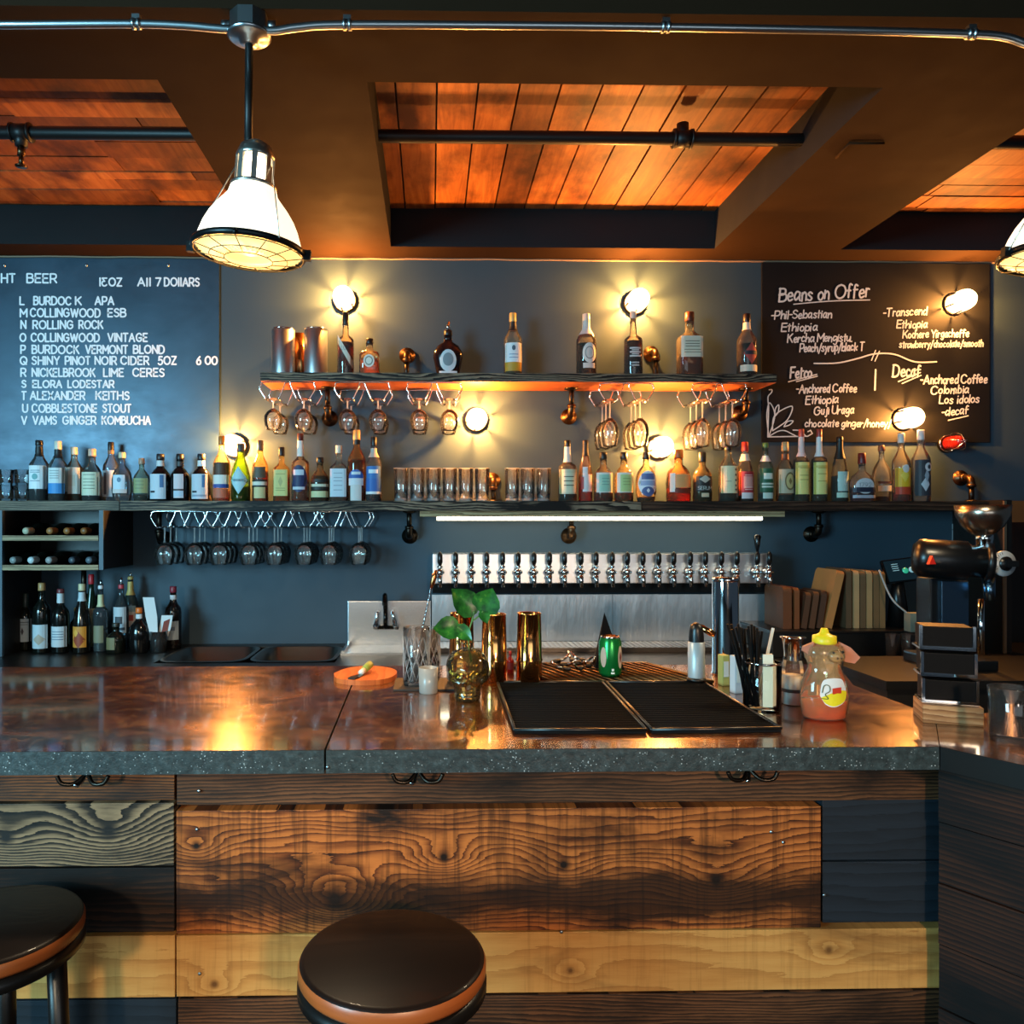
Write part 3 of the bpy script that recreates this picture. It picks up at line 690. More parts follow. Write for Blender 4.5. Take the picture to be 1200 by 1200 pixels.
# ------------------------------------------------------------------ bottles
def clip(prof, z):
    out = []
    for (r0, z0), (r1, z1) in zip(prof, prof[1:]):
        out.append((r0, z0))
        if z1 > z:
            k = (z - z0) / max(z1 - z0, 1e-6); out += [(r0 + (r1 - r0) * k, z), (0, z)]; return out
    return out + [prof[-1], (0, prof[-1][1])]
SHAPE = {   # outline (radius, height), section exponent, depth
 'round': ([(0, 0), (.9, 0), (1, .02), (1, .56), (.95, .61), (.62, .69), (.37, .76), (.33, .9)], 2.2, 1),
 'square': ([(0, 0), (.95, 0), (1, .015), (1, .57), (.93, .62), (.52, .67), (.34, .71), (.32, .9)], 5, .8),
 'squat': ([(0, 0), (.9, 0), (1, .03), (1, .45), (.92, .56), (.62, .66), (.36, .71), (.33, .86)], 2.2, .9),
 'wine': ([(0, 0), (.95, 0), (1, .02), (1, .58), (.92, .65), (.55, .72), (.38, .77), (.35, .97)], 2, 1),
 'burg': ([(0, 0), (.95, 0), (1, .02), (1, .42), (.82, .58), (.52, .72), (.37, .8), (.34, .97)], 2, 1),
 'long': ([(0, 0), (.95, 0), (1, .02), (1, .54), (.94, .585), (.55, .625), (.38, .65), (.3, .93)], 2.2, 1),
 'flat': ([(0, 0), (.68, 0), (.75, .02), (1, .36), (.98, .44), (.72, .56), (.3, .63), (.24, .74)], 2, .55),
 'deca': ([(0, 0), (.86, 0), (.92, .02), (1, .3), (.98, .42), (.8, .52), (.3, .62), (.26, .76)], 3, .55),
 'moon': ([(0, 0), (.8, 0), (.86, .02), (1, .2), (1, .44), (.86, .58), (.55, .68), (.3, .74), (.28, .88)], 2, .8),
}
def label_mesh(patches, Rr, H, e, d):
    m = MB(); mats = []
    for i, p in enumerate(patches):
        kind, uc, zc, hw, hh, col = p[:6]
        mt = plain(col, .55)
        if mt not in mats: mats.append(mt)
        mi = mats.index(mt); lift = .0006 * (i + 1)
        def fn(u, z, lift=lift):
            u = max(-.985, min(.985, u)); y = -d * Rr * (1 - abs(u) ** e) ** (1 / e)
            return (u * Rr, y - lift - .0004, z * H)
        if kind == 'r':
            n = 8; vs, fs = [], []
            for k in range(n + 1):
                u = uc + hw * (-1 + 2 * k / n); vs += [fn(u, zc - hh), fn(u, zc + hh)]
            fs = [(2 * k, 2 * k + 2, 2 * k + 3, 2 * k + 1) for k in range(n)]; m.add(vs, fs, mi)
        elif kind in 'od':                                    # oval, diamond
            n = 20 if kind == 'o' else 4; rings = 3; vs = [fn(uc, zc)]; fs = []
            K = 20
            for j in range(1, rings + 1):
                for k in range(K):
                    a = 2 * PI * k / K; cx, cz = math.cos(a), math.sin(a)
                    if kind == 'd': s_ = 1 / (abs(cx) + abs(cz)); cx, cz = cx * s_, cz * s_
                    vs.append(fn(uc + hw * cx * j / rings, zc + hh * cz * j / rings))
            for k in range(K):
                fs.append((0, 1 + k, 1 + (k + 1) % K))
                for j in range(rings - 1): q = 1 + j * K; fs.append((q + k, q + K + k, q + K + (k + 1) % K, q + (k + 1) % K))
            m.add(vs, fs, mi)
        elif kind == 's':                                     # slanted band from lower right to upper left
            vs = []; n = 6
            for k in range(n + 1):
                t = k / n; vs += [fn(uc + hw * (1 - 2 * t), zc - hh + 2 * hh * t - .055), fn(uc + hw * (1 - 2 * t), zc - hh + 2 * hh * t + .075)]
            m.add(vs, [(2 * k, 2 * k + 2, 2 * k + 3, 2 * k + 1) for k in range(n)], mi)
        elif kind == 't':
            st, wid = text_strokes(p[6]); k = 2 * hw / wid
            for pts in st:
                ribbon(m, [((uc - hw + a * k) * Rr, (zc - hh + b * 2 * hh) * H) for a, b in pts], .0016, lambda a, b: fn(a / Rr, b / H), mi)
    return m, mats
def bottle(px, top, w, label, shape='round', tint='e8eee8', liq=None, fill=.5, lab=(), cap=('1a1a1a', .12), neck=None, Y=3.80, zb=None, group='bottles on the lower shelf', dark=None, pour=False, edge=.3, name='bottle', cat='bottle'):
    zb = ZL if zb is None else zb
    tp = at(px, top, Y); H = tp.z - zb; Rr = w / 2 * mpp(Y) * .965
    prof, e, d = SHAPE[shape]
    P = [(r * Rr, z * H) for r, z in prof]; zn = P[-1][1]; rn = P[-1][0]
    p = thing(name, label, cat, (tp.x, Y, zb), group)
    seg = 28
    gm = plain(dark, .12) if dark else glass(tint, edge, .04, .10, tint)
    m = MB(); m.lathe(P + [(rn * 1.12, zn), (rn * 1.12, zn + .018 * H), (0, zn + .018 * H)], seg, e, d)
    m.build('glass', gm, p, local=True)
    if liq:
        L = clip([(0, .004)] + [(r * .93, max(z, .004)) for r, z in P[1:]], fill * H)
        MB().lathe(L, seg, e, d).build('liquid', liquid(liq), p, local=True)
    cz = zn + .018 * H if H - zn > .1 * H else zn - .04 * H
    if cap:
        cc, ch = cap; r_ = rn * 1.16
        ztop = H if not pour else cz + (H - cz) * .35
        z0 = max(ztop - ch * H, rn) if ch * H > ztop - cz else cz
        z0 = min(z0, ztop - .004)
        m = MB().lathe([(0, z0), (r_, z0), (r_ * 1.04, z0 + .002), (r_, ztop - .002), (r_ * .9, ztop), (0, ztop)], 18); m.build('cap', plain(cc, .4), p, local=True)
        if pour:
            m = MB().tube([(0, 0, ztop), (0, 0, ztop + (H - ztop) * .5), (rn * .35, -rn * .2, H)], [rn * .7, rn * .4, rn * .33], 8); m.build('pour_spout', M_CHROME, p, local=True)
    if neck:
        nc, z0, z1 = neck
        def rad(z):
            for (r0, a0), (r1, a1) in zip(P, P[1:]):
                if a0 <= z <= a1 and a1 > a0: return r0 + (r1 - r0) * (z - a0) / (a1 - a0)
            return rn
        zz = [z0 + (z1 - z0) * k / 5 for k in range(6)]
        MB().lathe([(rad(z * H) * 1.06 + .0006, z * H) for z in zz], 20, e, d).build('neck_label', plain(nc, .5), p, local=True)
    if lab:
        m, mats = label_mesh(lab, Rr, H, e, d); m.build('label', mats, p, local=True)
    return p
def lines(c, zs, uc=0, hw=.5, hh=.006): return [('r', uc, z, hw, hh, c) for z in zs]
G2 = 'bottles on the upper shelf'; YU = 3.79
Wh, Cr = 'e9ecee', 'e6dfc4'
def ub(*a, **k): bottle(*a, Y=YU, zb=ZU, group=G2, **k)
ub(405, 366, 20, 'tall slim bottle with slanted white label and dark red drink', 'long', 'efe2cc', '7c1413', .52, [('s', 0, .36, .9, .2, 'd8d0c0'), ('t', .05, .42, .45, .03, '3a3434', 'LOT')], ('1a1512', .2))
ub(433, 397, 24, 'small square apothecary bottle of pale amber drink', 'square', 'f0e2c6', 'e0a050', .45, [('o', 0, .38, .55, .17, 'e8e2d2'), ('o', 0, .38, .4, .12, '8a8074'), ('o', 0, .38, .3, .09, 'e8e2d2')], ('20160f', .1))
ub(525, 377, 36, 'dark round shouldered flask with white oval label and pour spout', 'flat', dark='191012', lab=[('o', 0, .27, .55, .2, 'c9d2d6'), ('o', 0, .29, .36, .12, '7d8a90'), ('r', 0, .06, .6, .02, 'd8d8d8')], cap=('111111', .1), pour=True)
ub(601, 367, 22, 'clear bottle with white label and yellow band, gold top', 'round', 'dfe4da', 'b9a063', .5, [('r', 0, .36, .9, .15, 'e3e6e8'), ('r', 0, .14, .9, .07, 'c9952c'), ('o', 0, .43, .2, .04, '51606c')] + lines('7f98b4', (.33, .28)), ('c8a35c', .06), ('16181a', .72, .88))
ub(687, 368, 24, 'dark whisky bottle with round white label and pale wrapped neck', 'round', 'e6dccb', '58160e', .52, [('o', .15, .36, .7, .16, 'e4dfd6'), ('o', .15, .36, .48, .1, '8e8882'), ('o', .15, .36, .4, .085, 'd9d4cc'), ('r', .1, .16, .6, .04, 'd8d3ca')], ('d9d2c2', .1), ('dcd8d0', .66, .9))
ub(742, 365, 22, 'dark red bottle with white script and long clear neck', 'long', 'efe6d8', '4c100d', .54, lines('d8d4d0', (.42, .36, .30), hw=.6, hh=.012) + lines('c8c4c0', (.39, .33, .2, .16), hw=.4, hh=.01), ('d8d0c4', .06))
ub(808, 366, 29, 'square shouldered bottle with cream label and low amber drink', 'square', 'ece4cc', '8a3d12', .34, [('r', 0, .45, .92, .16, 'd9d6c0')] + lines('6e6a58', (.53, .49, .45), hw=.6) + lines('8a866f', (.4, .36), hw=.7), ('5a2a18', .1))
ub(875, 368, 23, 'dark bottle with red diamond label at the upper shelf end', 'round', 'e0d4c8', '46100e', .52, [('d', .15, .36, .8, .17, 'b2463e'), ('r', .15, .37, .7, .03, '2a2730'), ('r', 0, .13, .9, .05, 'd6cdb8')], ('20100e', .12), ('d8c8b8', .74, .88))
# steel canisters on the upper shelf
for px, w_, lb in ((332, 27, 'brushed steel canister at the outer end of the upper shelf'), (370, 27, 'brushed steel canister beside the slanted label bottle')):
    q = at(px, 386, 3.80); h = q.z - ZU; r_ = w_ / 2 * mpp(3.8)
    t_ = thing('canister', lb, 'canister', (q.x, 3.80, ZU), 'steel canisters on the upper shelf')
    MB().lathe([(0, 0), (r_, 0), (r_, .003), (r_, h - .002), (r_ - .002, h), (r_ - .004, h - .002), (r_ - .004, .006), (0, .006)], 36).build('body', steel('canister_steel', '#c9ccce', .36), t_, local=True)
    MB().lathe([(r_ + .0005, h - .006), (r_ + .002, h - .004), (r_ + .002, h - .001), (r_ - .001, h + .001)], 36).build('rim', M_CHROME, t_, local=True)
q = at(351, 392, 3.885); tag(MB().lathe([(0, 0), (.037, 0), (.04, .002), (.04, q.z - ZU), (.037, q.z - ZU), (.037, .006), (0, .006)], 28).build('copper_cup', steel('copper', '#c07a48', .25), None, (q.x, 3.885, ZU)), 'copper cup standing behind and between the two steel canisters', 'cup')

B = bottle
B(46, 516, 22, 'clear bottle with broad white label and black capsule, next to the stacked glasses', 'round', 'cfd8dc', '2a2523', .22, [('r', 0, .39, .95, .19, Wh), ('o', 0, .4, .3, .05, '6fa6a8')] + lines('8a98a4', (.5, .47, .33)), ('111214', .07), ('17181c', .74, .9))
B(68, 517, 21, 'bottle with white label above a bright blue band', 'round', 'cfdadd', '6a3a1a', .16, [('r', 0, .42, .95, .13, 'dfe4e2'), ('r', 0, .21, .95, .085, '3f8fd0')] + lines('96a0a0', (.5, .46, .42, .38)), ('e0d8c4', .05), ('202428', .72, .92), Y=3.78)
B(87, 524, 20, 'bottle with tall white label and cream stopper, behind the cream labelled one', 'round', 'd8dccf', 'b07a2c', .14, [('r', 0, .38, .9, .24, 'e8e6da'), ('r', 0, .38, .5, .1, 'dcd6c4')], ('e2d8be', .14), Y=3.85)
B(108, 526, 23, 'squat bottle with cream label and pink stopper', 'squat', 'd0d8d8', '3a2a14', .1, [('r', 0, .33, .92, .22, 'dcdcc0')] + lines('7c8068', (.5, .42, .36, .3, .24), hw=.6), ('e0b8a0', .14), Y=3.79)
B(130, 518, 18, 'slim clear bottle with white label, dark capsule with bronze emblem', 'round', 'd2dde4', None, 0, [('r', 0, .3, .85, .22, 'd6dce2'), ('r', -.4, .3, .2, .18, '5c5a64')], ('1c1614', .08), ('8c6c4c', .8, .9), Y=3.87)
B(143, 530, 24, 'round clear bottle with pale label and cream stopper with dark top', 'moon', 'd4e0e8', None, 0, [('r', -.05, .36, .6, .17, 'd4e0ea'), ('o', 0, .43, .2, .05, '62829c'), ('r', 0, .2, .7, .04, 'd8ccc8')], ('d9c9a8', .12), Y=3.77)
B(166, 537, 21, 'short squat bottle with olive green label', 'moon', 'd4dccc', '5c1d12', .16, [('r', 0, .36, .85, .17, '98a070')] + lines('60684a', (.46, .38, .3), hw=.5), ('b09078', .14), Y=3.80)
B(188, 532, 24, 'black bottle with pale label, nearest the short olive labelled bottle', 'squat', dark='0f1012', lab=[('r', -.05, .31, .8, .26, 'c8d4de'), ('r', .4, .42, .18, .13, '4c78a4'), ('r', -.5, .2, .25, .02, '20242c')], cap=('28282c', .05), neck=('d8dcdc', .74, .9), Y=3.82)
B(211, 532, 23, 'black bottle with narrow pinkish label, the middle of three black ones', 'squat', dark='0f1012', lab=[('r', .1, .32, .5, .25, 'd8ccd0'), ('r', .1, .24, .5, .02, '3a3438'), ('r', .1, .16, .5, .06, 'b8ccdc')], cap=('141416', .12), neck=('3c3838', .74, .84), Y=3.82)
B(236, 532, 24, 'black bottle with pale blue label, nearest the lit lamp', 'squat', dark='0f1012', lab=[('r', 0, .31, .8, .26, 'c4d0da'), ('r', .45, .42, .14, .13, '4678a8'), ('r', -.45, .2, .25, .02, '20242c'), ('r', 0, .12, .7, .02, '8ca0b4')], cap=('28282c', .05), neck=('dce0e0', .74, .9), Y=3.82)
B(260, 511, 20, 'tall bottle with brown, white and blue banded label', 'round', 'f0e0c0', 'c06a20', .16, [('r', 0, .49, .95, .1, '5a3620'), ('r', 0, .33, .95, .07, 'ece6dc'), ('r', 0, .23, .95, .03, '2c4c98'), ('r', 0, .12, .95, .07, 'c86848')], ('d07828', .1), Y=3.78)
B(282, 520, 23, 'green glass bottle with pale blue diamond label', 'burg', 'a8cc58', '1a2412', .26, [('d', 0, .36, .95, .24, 'a8d2d8'), ('d', 0, .36, .85, .2, 'b8dcdf'), ('t', 0, .36, .6, .018, '4c6c74', 'HENDRICKS')], ('4a4a46', .14), Y=3.78)
B(305, 516, 19, 'slim amber bottle with black and white banded label', 'round', 'ecd8a8', 'b05c18', .5, [('r', 0, .47, .8, .09, '5a4c3c'), ('r', 0, .34, .95, .02, '1c1816'), ('r', 0, .29, .95, .03, 'e4dccc'), ('r', 0, .24, .95, .02, '1c1816'), ('r', .1, .14, .7, .09, 'd8c890')], ('5c4838', .17))
B(330, 524, 19, 'square amber bottle with pale yellow label', 'square', 'f0d8a0', 'c46c1c', .48, [('r', 0, .34, .88, .24, 'd8ce80'), ('d', 0, .36, .3, .1, 'b8b070')] + lines('a09850', (.5, .24, .2), hw=.6), ('241410', .16))
B(352, 508, 21, 'tall bottle with dark blue arched label and white neck', 'long', 'ecdcc4', 'b8622c', .3, [('o', -.05, .33, .92, .2, '1e2c58'), ('r', -.05, .42, .6, .04, 'c8d0dc'), ('r', -.05, .19, .7, .02, 'c8ccd4')], ('501814', .05), ('e0dcd4', .66, .92), Y=3.78)
B(375, 536, 22, 'short round bottle with black and cream striped label', 'squat', 'e0cca8', '7c3c14', .58, [('r', 0, .46, .95, .035, '181818'), ('r', 0, .36, .95, .03, 'd8d4bc'), ('r', 0, .29, .95, .035, '20201c'), ('r', 0, .16, .95, .07, 'd4cf9c')], ('1c1c1c', .12), Y=3.80)
B(397, 522, 21, 'square bottle with tall pale blue label and cork', 'square', 'dce0da', 'c08038', .2, [('r', 0, .33, .93, .25, 'ccd8e0')] + lines('8c9cac', (.5, .42, .36, .28, .2), hw=.5), ('d8d0bc', .12), Y=3.79)
B(418, 504, 22, 'tall amber red bottle with blue label, white foot and gold top', 'round', 'e8c090', 'a83c10', .58, [('o', 0, .34, .8, .1, '2c5ca8'), ('r', 0, .39, .5, .02, 'd8dce0'), ('r', 0, .27, .8, .05, 'dcdce0'), ('r', 0, .12, .6, .11, 'd8d4d0')], ('c09458', .04), ('181414', .8, .9), Y=3.80)
B(438, 512, 19, 'slim bottle with two bright blue labels and black top', 'round', 'd8dce0', '7c4420', .2, [('r', 0, .44, .9, .1, '2f6fb4'), ('r', 0, .46, .6, .03, 'dce4ea'), ('r', 0, .25, .95, .1, '2a64b0'), ('r', 0, .13, .95, .02, 'e4e4e4')], ('121214', .14), ('b8b0a4', .68, .82), Y=3.79)
B(665, 516, 22, 'bottle with square cream label, white neck, next to the tumblers', 'long', 'e4d8c4', '2c1a10', .5, [('r', 0, .32, .95, .2, 'c8c8a8'), ('r', .05, .3, .75, .16, 'd6d4b4')] + lines('585840', (.4, .33, .26), hw=.55, hh=.008), ('17120e', .04), ('d4d4cc', .64, .9), Y=3.79)
B(686, 516, 17, 'slender bottle with black foil neck and red and white label', 'burg', 'ecd4c4', 'd8784c', .3, [('r', -.2, .36, .35, .2, 'e0d8d4'), ('r', .4, .3, .4, .14, 'dccfc8'), ('r', -.6, .3, .2, .1, 'b44038')], ('14120f', .04), ('14120f', .74, .96), Y=3.82)
B(707, 530, 23, 'bottle with pale mint green label over red drink', 'squat', 'ecdcc0', '8c2010', .2, [('r', 0, .38, .85, .2, 'e0dcd0'), ('r', .05, .37, .65, .17, '9cc8b0')] + lines('6c9080', (.46, .4, .34), .05, .4), ('191410', .14), Y=3.80)
B(731, 530, 23, 'bottle with pale lime green label over red drink', 'squat', 'ecdcb4', '8c2010', .2, [('r', 0, .38, .85, .2, 'e4dccc'), ('r', .1, .37, .65, .17, 'b4cc84')] + lines('809458', (.46, .4, .34), .1, .4), ('191410', .14), Y=3.80)
B(757, 530, 25, 'round bottle with blue and white crest label', 'moon', 'e8dcc0', '501a10', .1, [('o', 0, .36, .88, .26, 'e0e4ec'), ('r', 0, .5, .62, .06, '54689c'), ('o', 0, .2, .6, .1, '485c90'), ('r', 0, .37, .7, .05, '98a8cc'), ('d', 0, .22, .18, .05, 'e0e4ec')], ('14100e', .14), Y=3.79)
B(795, 527, 29, 'wide flat bottle with peach label in front of the low lamp', 'squat', 'f0c898', 'b4501c', .3, [('r', .15, .39, .65, .13, 'e09c60'), ('r', -.7, .36, .18, .18, 'e8dcd0'), ('r', .15, .2, .7, .04, '6c2410')], ('a0581c', .16), Y=3.79)
B(823, 530, 23, 'bottle with bold black and white label', 'squat', 'e8d0a4', '3a180c', .4, [('r', 0, .42, .85, .09, '20201e'), ('d', 0, .45, .6, .08, 'b8b4a4'), ('r', 0, .28, .85, .07, '181816'), ('t', 0, .27, .72, .035, 'dcdcd4', 'SERUM'), ('r', 0, .13, .4, .04, 'c8b898')], ('100e0c', .2), Y=3.80)
B(853, 519, 22, 'bottle with cream label and black brush script down its side', 'round', 'dcdccc', '3c1a10', .16, [('r', 0, .37, .93, .23, 'dcd8b0')] + [('d', .55, z, .14, .025, '26241c') for z in (.54, .45, .36, .27, .2)] + lines('a8a488', (.34,), -.3, .3), ('171412', .13), Y=3.79)
B(873, 518, 20, 'dark bottle with red label and red cap', 'burg', 'dcd0c4', '34120e', .5, [('r', 0, .3, .92, .2, 'b02c34'), ('r', .1, .32, .6, .1, 'd89890'), ('r', 0, .1, .7, .05, 'd8c8c8')] + lines('e4c4bc', (.44, .24, .2), .1, .5), ('c42c20', .15), ('c8c0b4', .68, .8), Y=3.82)
B(897, 519, 18, 'bottle with dark green label and green top', 'round', 'd4e0d4', '4c1c10', .15, [('r', 0, .36, .92, .2, '20583c'), ('r', 0, .43, .6, .05, 'd4dccc'), ('r', 0, .3, .8, .015, 'c4d0c0'), ('r', 0, .25, .8, .015, 'c4d0c0'), ('r', 0, .1, .7, .05, 'b8c8bc')], ('54783c', .08), ('e0dcd4', .68, .78), Y=3.80)
B(920, 518, 21, 'bottle with beige label and round gold emblem, cork stopper', 'squat', 'dcdcd0', '38221a', .12, [('r', 0, .34, .92, .2, 'b8ac90'), ('o', .2, .34, .6, .15, '6c5c38'), ('o', .2, .34, .48, .12, 'c0b078'), ('d', .2, .34, .2, .06, '7c6c40')], ('b49468', .15), ('6c3c24', .7, .8), Y=3.83)
B(939, 503, 18, 'tall bottle with yellow label and pinkish neck, beside the gold emblem bottle', 'long', 'e4dcc4', '5c3018', .56, [('r', 0, .32, .95, .22, 'e0d27c'), ('r', 0, .48, .9, .015, 'c4b45c')] + lines('b0a050', (.46, .36, .3), hw=.6), ('b4483c', .03), ('e0c8c4', .62, .96), Y=3.80)
B(960, 503, 18, 'tall bottle with yellow label and white neck, beside the black foil bottle', 'long', 'e4dcc4', '5c3018', .56, [('r', 0, .32, .95, .22, 'e0d684'), ('r', 0, .48, .9, .015, 'c4b45c')] + lines('b0a050', (.46, .38, .28), hw=.6), ('94342c', .03), ('e4e0dc', .62, .96), Y=3.80)
B(984, 512, 19, 'dark bottle with black foil neck and mint label', 'burg', 'd0d0c0', '3c1410', .4, [('r', .1, .31, .75, .15, 'b0ccc4'), ('t', .2, .33, .15, .07, 'ecf0ec', 'B'), ('r', .1, .1, .85, .04, 'b4ccb8')], ('0e1410', .04), ('0e1410', .66, .96), Y=3.80)
B(1010, 531, 29, 'wide flat decanter bottle of dark whiskey with numbered label', 'deca', 'd4d8dc', '7c3414', .3, [('o', 0, .32, .8, .16, 'c8ccd0'), ('r', 0, .24, .95, .05, '1c2438'), ('t', 0, .34, .5, .04, '4c5c64', '1792'), ('r', 0, .1, .95, .03, 'a0a8b4')], ('6c1c1c', .16), Y=3.77)
B(1033, 522, 23, 'clear bottle half hidden behind the numbered decanter, brown stopper', 'moon', 'e4e4e4', '3c2420', .1, [('r', .1, .24, .8, .05, 'd4ccb8'), ('r', .1, .34, .8, .02, '5c3c34')], ('38181a', .1), Y=3.885)
B(1056, 508, 20, 'bottle with bright yellow and red label below the chalkboard lamp', 'round', 'e4dccc', 'b8401c', .14, [('r', 0, .35, .95, .14, 'e4b420'), ('d', -.1, .38, .5, .1, 'f0d050'), ('r', 0, .16, .95, .055, 'b83c20'), ('o', 0, .48, .4, .06, 'd8d4d0')], ('dcd8d0', .06), Y=3.80)
B(1079, 504, 21, 'dark grey bottle with white feather picture, last on the lower shelf', 'round', 'd8dce0', None, 0, [('r', 0, .33, .95, .25, '32363e'), ('d', -.05, .24, .5, .1, 'c4ccd4'), ('d', .1, .36, .3, .1, '98a4b0'), ('o', .3, .48, .45, .06, 'd0d4d8'), ('o', .35, .48, .2, .03, '32363e')], ('d8d8d8', .14), Y=3.80)

# ------------------------------------------------------------------ tumblers on the lower shelf
M_GL = glass('fdfefe', .32, .025, .025, 'ffffff')
M_GLF = glass('f8fafa', .3, .04, .28, 'ffffff')
M_TUM = glass('fbfdfd', .36, .03, .03, 'ffffff')
def tumbler(r, h):
    t = thing('tumbler', '', 'glass', (0, 0, 0), 'tumblers on the lower shelf')
    m = MB().shell([(r * .82, 0), (r * .86, .004), (r * .9, h * .4), (r, h)], .0022, 24, .016); m.build('cup', M_TUM, t, local=True)
    MB().lathe([(0, .001), (r * .83, .001), (r * .875, .005), (r * .885, .014), (0, .0145)], 20).build('thick_base', M_GLF, t, local=True)
    m = MB().lathe([(r * 1.001, h), (r * 1.02, h + .001), (r * 1.02, h + .003), (r * .96, h + .003), (r * .96, h + .001)], 20); m.build('rim', M_GLF, t, local=True)
    return t
def place(proto, used, loc, label, rz=None):
    if not used[0]:
        used[0] = True; proto.location = loc; proto['label'] = label
        if rz is not None: proto.rotation_euler = (0, 0, rz)
        return proto
    return dup(proto, loc, label, rz)
hgt = (587 - 549) * mpp(3.78); tb = tumbler(8.9 * mpp(3.78), hgt); used = [False]
for i, px in enumerate((470, 489, 508, 527, 546, 565)):
    place(tb, used, (at(px, 570, 3.765).x, 3.765, ZL), f'faceted glass tumbler, {ORD[i]} from the blue labelled bottle in the front row', i * .4)
for i, px in enumerate((480, 499, 518, 537, 555)):
    place(tb, used, (at(px, 570, 3.84).x, 3.84, ZL), f'faceted glass tumbler in the back row, {ORD[i]} from the blue labelled bottle', i * .7)
for i, px in enumerate((600, 618.5, 637)):
    place(tb, used, (at(px, 570, 3.765).x, 3.765, ZL), f'faceted glass tumbler in the small front group, {ORD[i]} from the pipe elbow', i * .5)
for i, px in enumerate((609, 628)):
    place(tb, used, (at(px, 570, 3.84).x, 3.84, ZL), f'faceted glass tumbler in the small group, {ORD[i]} behind, from the pipe elbow', i * .3)
t2 = thing('rocks_glass', '', 'glass', (0, 0, 0), 'stacked glasses at the shelf end')
r_, h_ = 9 * mpp(3.78), 18 * mpp(3.78)
MB().shell([(r_ * .7, 0), (r_ * .76, .004), (r_ * .97, h_)], .002, 20, .012).build('cup', M_GL, t2, local=True)
used = [False]
for i, px in enumerate((-12, 7, 26)):
    for j, nm in enumerate(('lower', 'upper')):
        place(t2, used, (at(px, 570, 3.78).x, 3.78, ZL + j * (h_ + .001)), f'short clear glass, {nm} one of the {ORD[2 - i]} stack from the first white labelled bottle', i + j)

# ------------------------------------------------------------------ hanging glass racks and stemware
M_WIRE = steel('bright_wire', '#f2f4f6', .14)
def wire_rack(half, h, y0, y1):
    """double channel wire rack; local origin at the shelf underside, centre front"""
    t = thing('glass_rack', '', 'glass rack', (0, 0, 0), 'wire glass racks under the shelves')
    a, b_ = half * .78, half * .34
    def front(y):
        out = [(-a, y, -h), (-half, y, -h * .45), (-half * .97, y, -h * .2), (-half * .8, y, -.004), (half * .8, y, -.004), (half * .97, y, -h * .2), (half, y, -h * .45), (a, y, -h)]
        mid = [(-b_, y, -h), (-half * .14, y, -h * .32), (-half * .09, y, -h * .08), (0, y, -.004), (half * .09, y, -h * .08), (half * .14, y, -h * .32), (b_, y, -h)]
        return catmull(out, 5), catmull(mid, 5)
    for y, nm in ((y0, 'front_loop'), (y1, 'back_loop')):
        m = MB()
        for q in front(y): m.tube(q, .0032, 7)
        m.build(nm, M_WIRE, t, local=True)
    for x in (-a, -b_, b_, a): MB().tube([(x, y0, -h), (x, y1, -h)], .0032, 7).build('rail', M_WIRE, t, local=True)
    return t, (a + b_) / 2
def stem_glass(bowl, stem, rf, seg=24):
    """hangs upside down: local origin at the foot, bowl below"""
    t = thing('wine_glass', '', 'glass', (0, 0, 0), None)
    MB().lathe([(0, .002), (rf * .98, .001), (rf, -.001), (rf * .6, -.004), (.006, -.008), (0, -.008)], seg).build('foot', M_GL, t, local=True)
    MB().lathe([(0, -.006), (.006, -.007), (.0038, -.014), (.0036, -stem + .008), (.008, -stem - .002), (0, -stem - .003)], 12).build('stem', M_GLF, t, local=True)
    bw_ = catmull([(.004, -stem + .002)] + [(r, -stem - z) for r, z in bowl], 3)
    MB().lathe([(0, -stem + .003)] + bw_ + [(r - .0012, z) for r, z in bw_[::-1] if r > .006] + [(0, -stem - .004)], seg).build('bowl', M_GL, t, local=True)
    return t
RACKS = []
zu = ZU - .04; zl = ZL - .045
snif, wing, flut = [False], [False], [False]
k3 = mpp(3.75)
g_sn = stem_glass([(.012, .002), (.034, .020), (.043, .045), (.041, .07), (.032, .1)], .045, .035)
g_wi = stem_glass([(.012, .002), (.036, .018), (.047, .045), (.046, .07), (.036, .105)], .075, .036)
g_fl = stem_glass([(.012, .002), (.032, .025), (.041, .06), (.038, .10), (.031, .135)], .085, .036)
def rack_set(cx, half_px, zt, h, glass_, used, gname, gwhere, where, depth, rackproto=None):
    half = half_px * mpp(3.7); X = at(cx, 500, 3.70).x
    t, off = wire_rack(half, h, 3.70, 3.92)
    t.location = (X, 0, zt); t['label'] = 'wire glass rack ' + where
    for s, sn in ((-1, 'outer' if cx < 522 else 'inner'), (1, 'inner' if cx < 522 else 'outer')):
        for i in range(depth):
            y = 3.725 + i * (.17 / max(depth - 1, 1))
            g = place(glass_, used, (X + s * off, y, zt - h + .0045), '')
            g['label'] = f'{gname}, {ORD[i]} from the front, {sn} channel of the rack {where}'; g['group'] = gwhere
S1, S2, S3 = 'snifters hanging under the upper shelf', 'stemmed glasses hanging under the upper shelf', 'wine glasses hanging under the lower shelf'
rack_set(337, 32, zu, .085, g_sn, snif, 'short stemmed snifter', S1, 'under the canisters', 2)
rack_set(424.5, 32, zu, .085, g_sn, snif, 'short stemmed snifter', S1, 'under the apothecary bottle', 2)
rack_set(509, 32, zu, .085, g_sn, snif, 'short stemmed snifter', S1, 'under the dark flask', 2)
rack_set(734, 32, zu, .085, g_fl, flut, 'tall stemmed glass', S2, 'under the script bottle', 3)
rack_set(843, 32, zu, .085, g_fl, flut, 'tall stemmed glass', S2, 'nearest the chalkboard', 3)
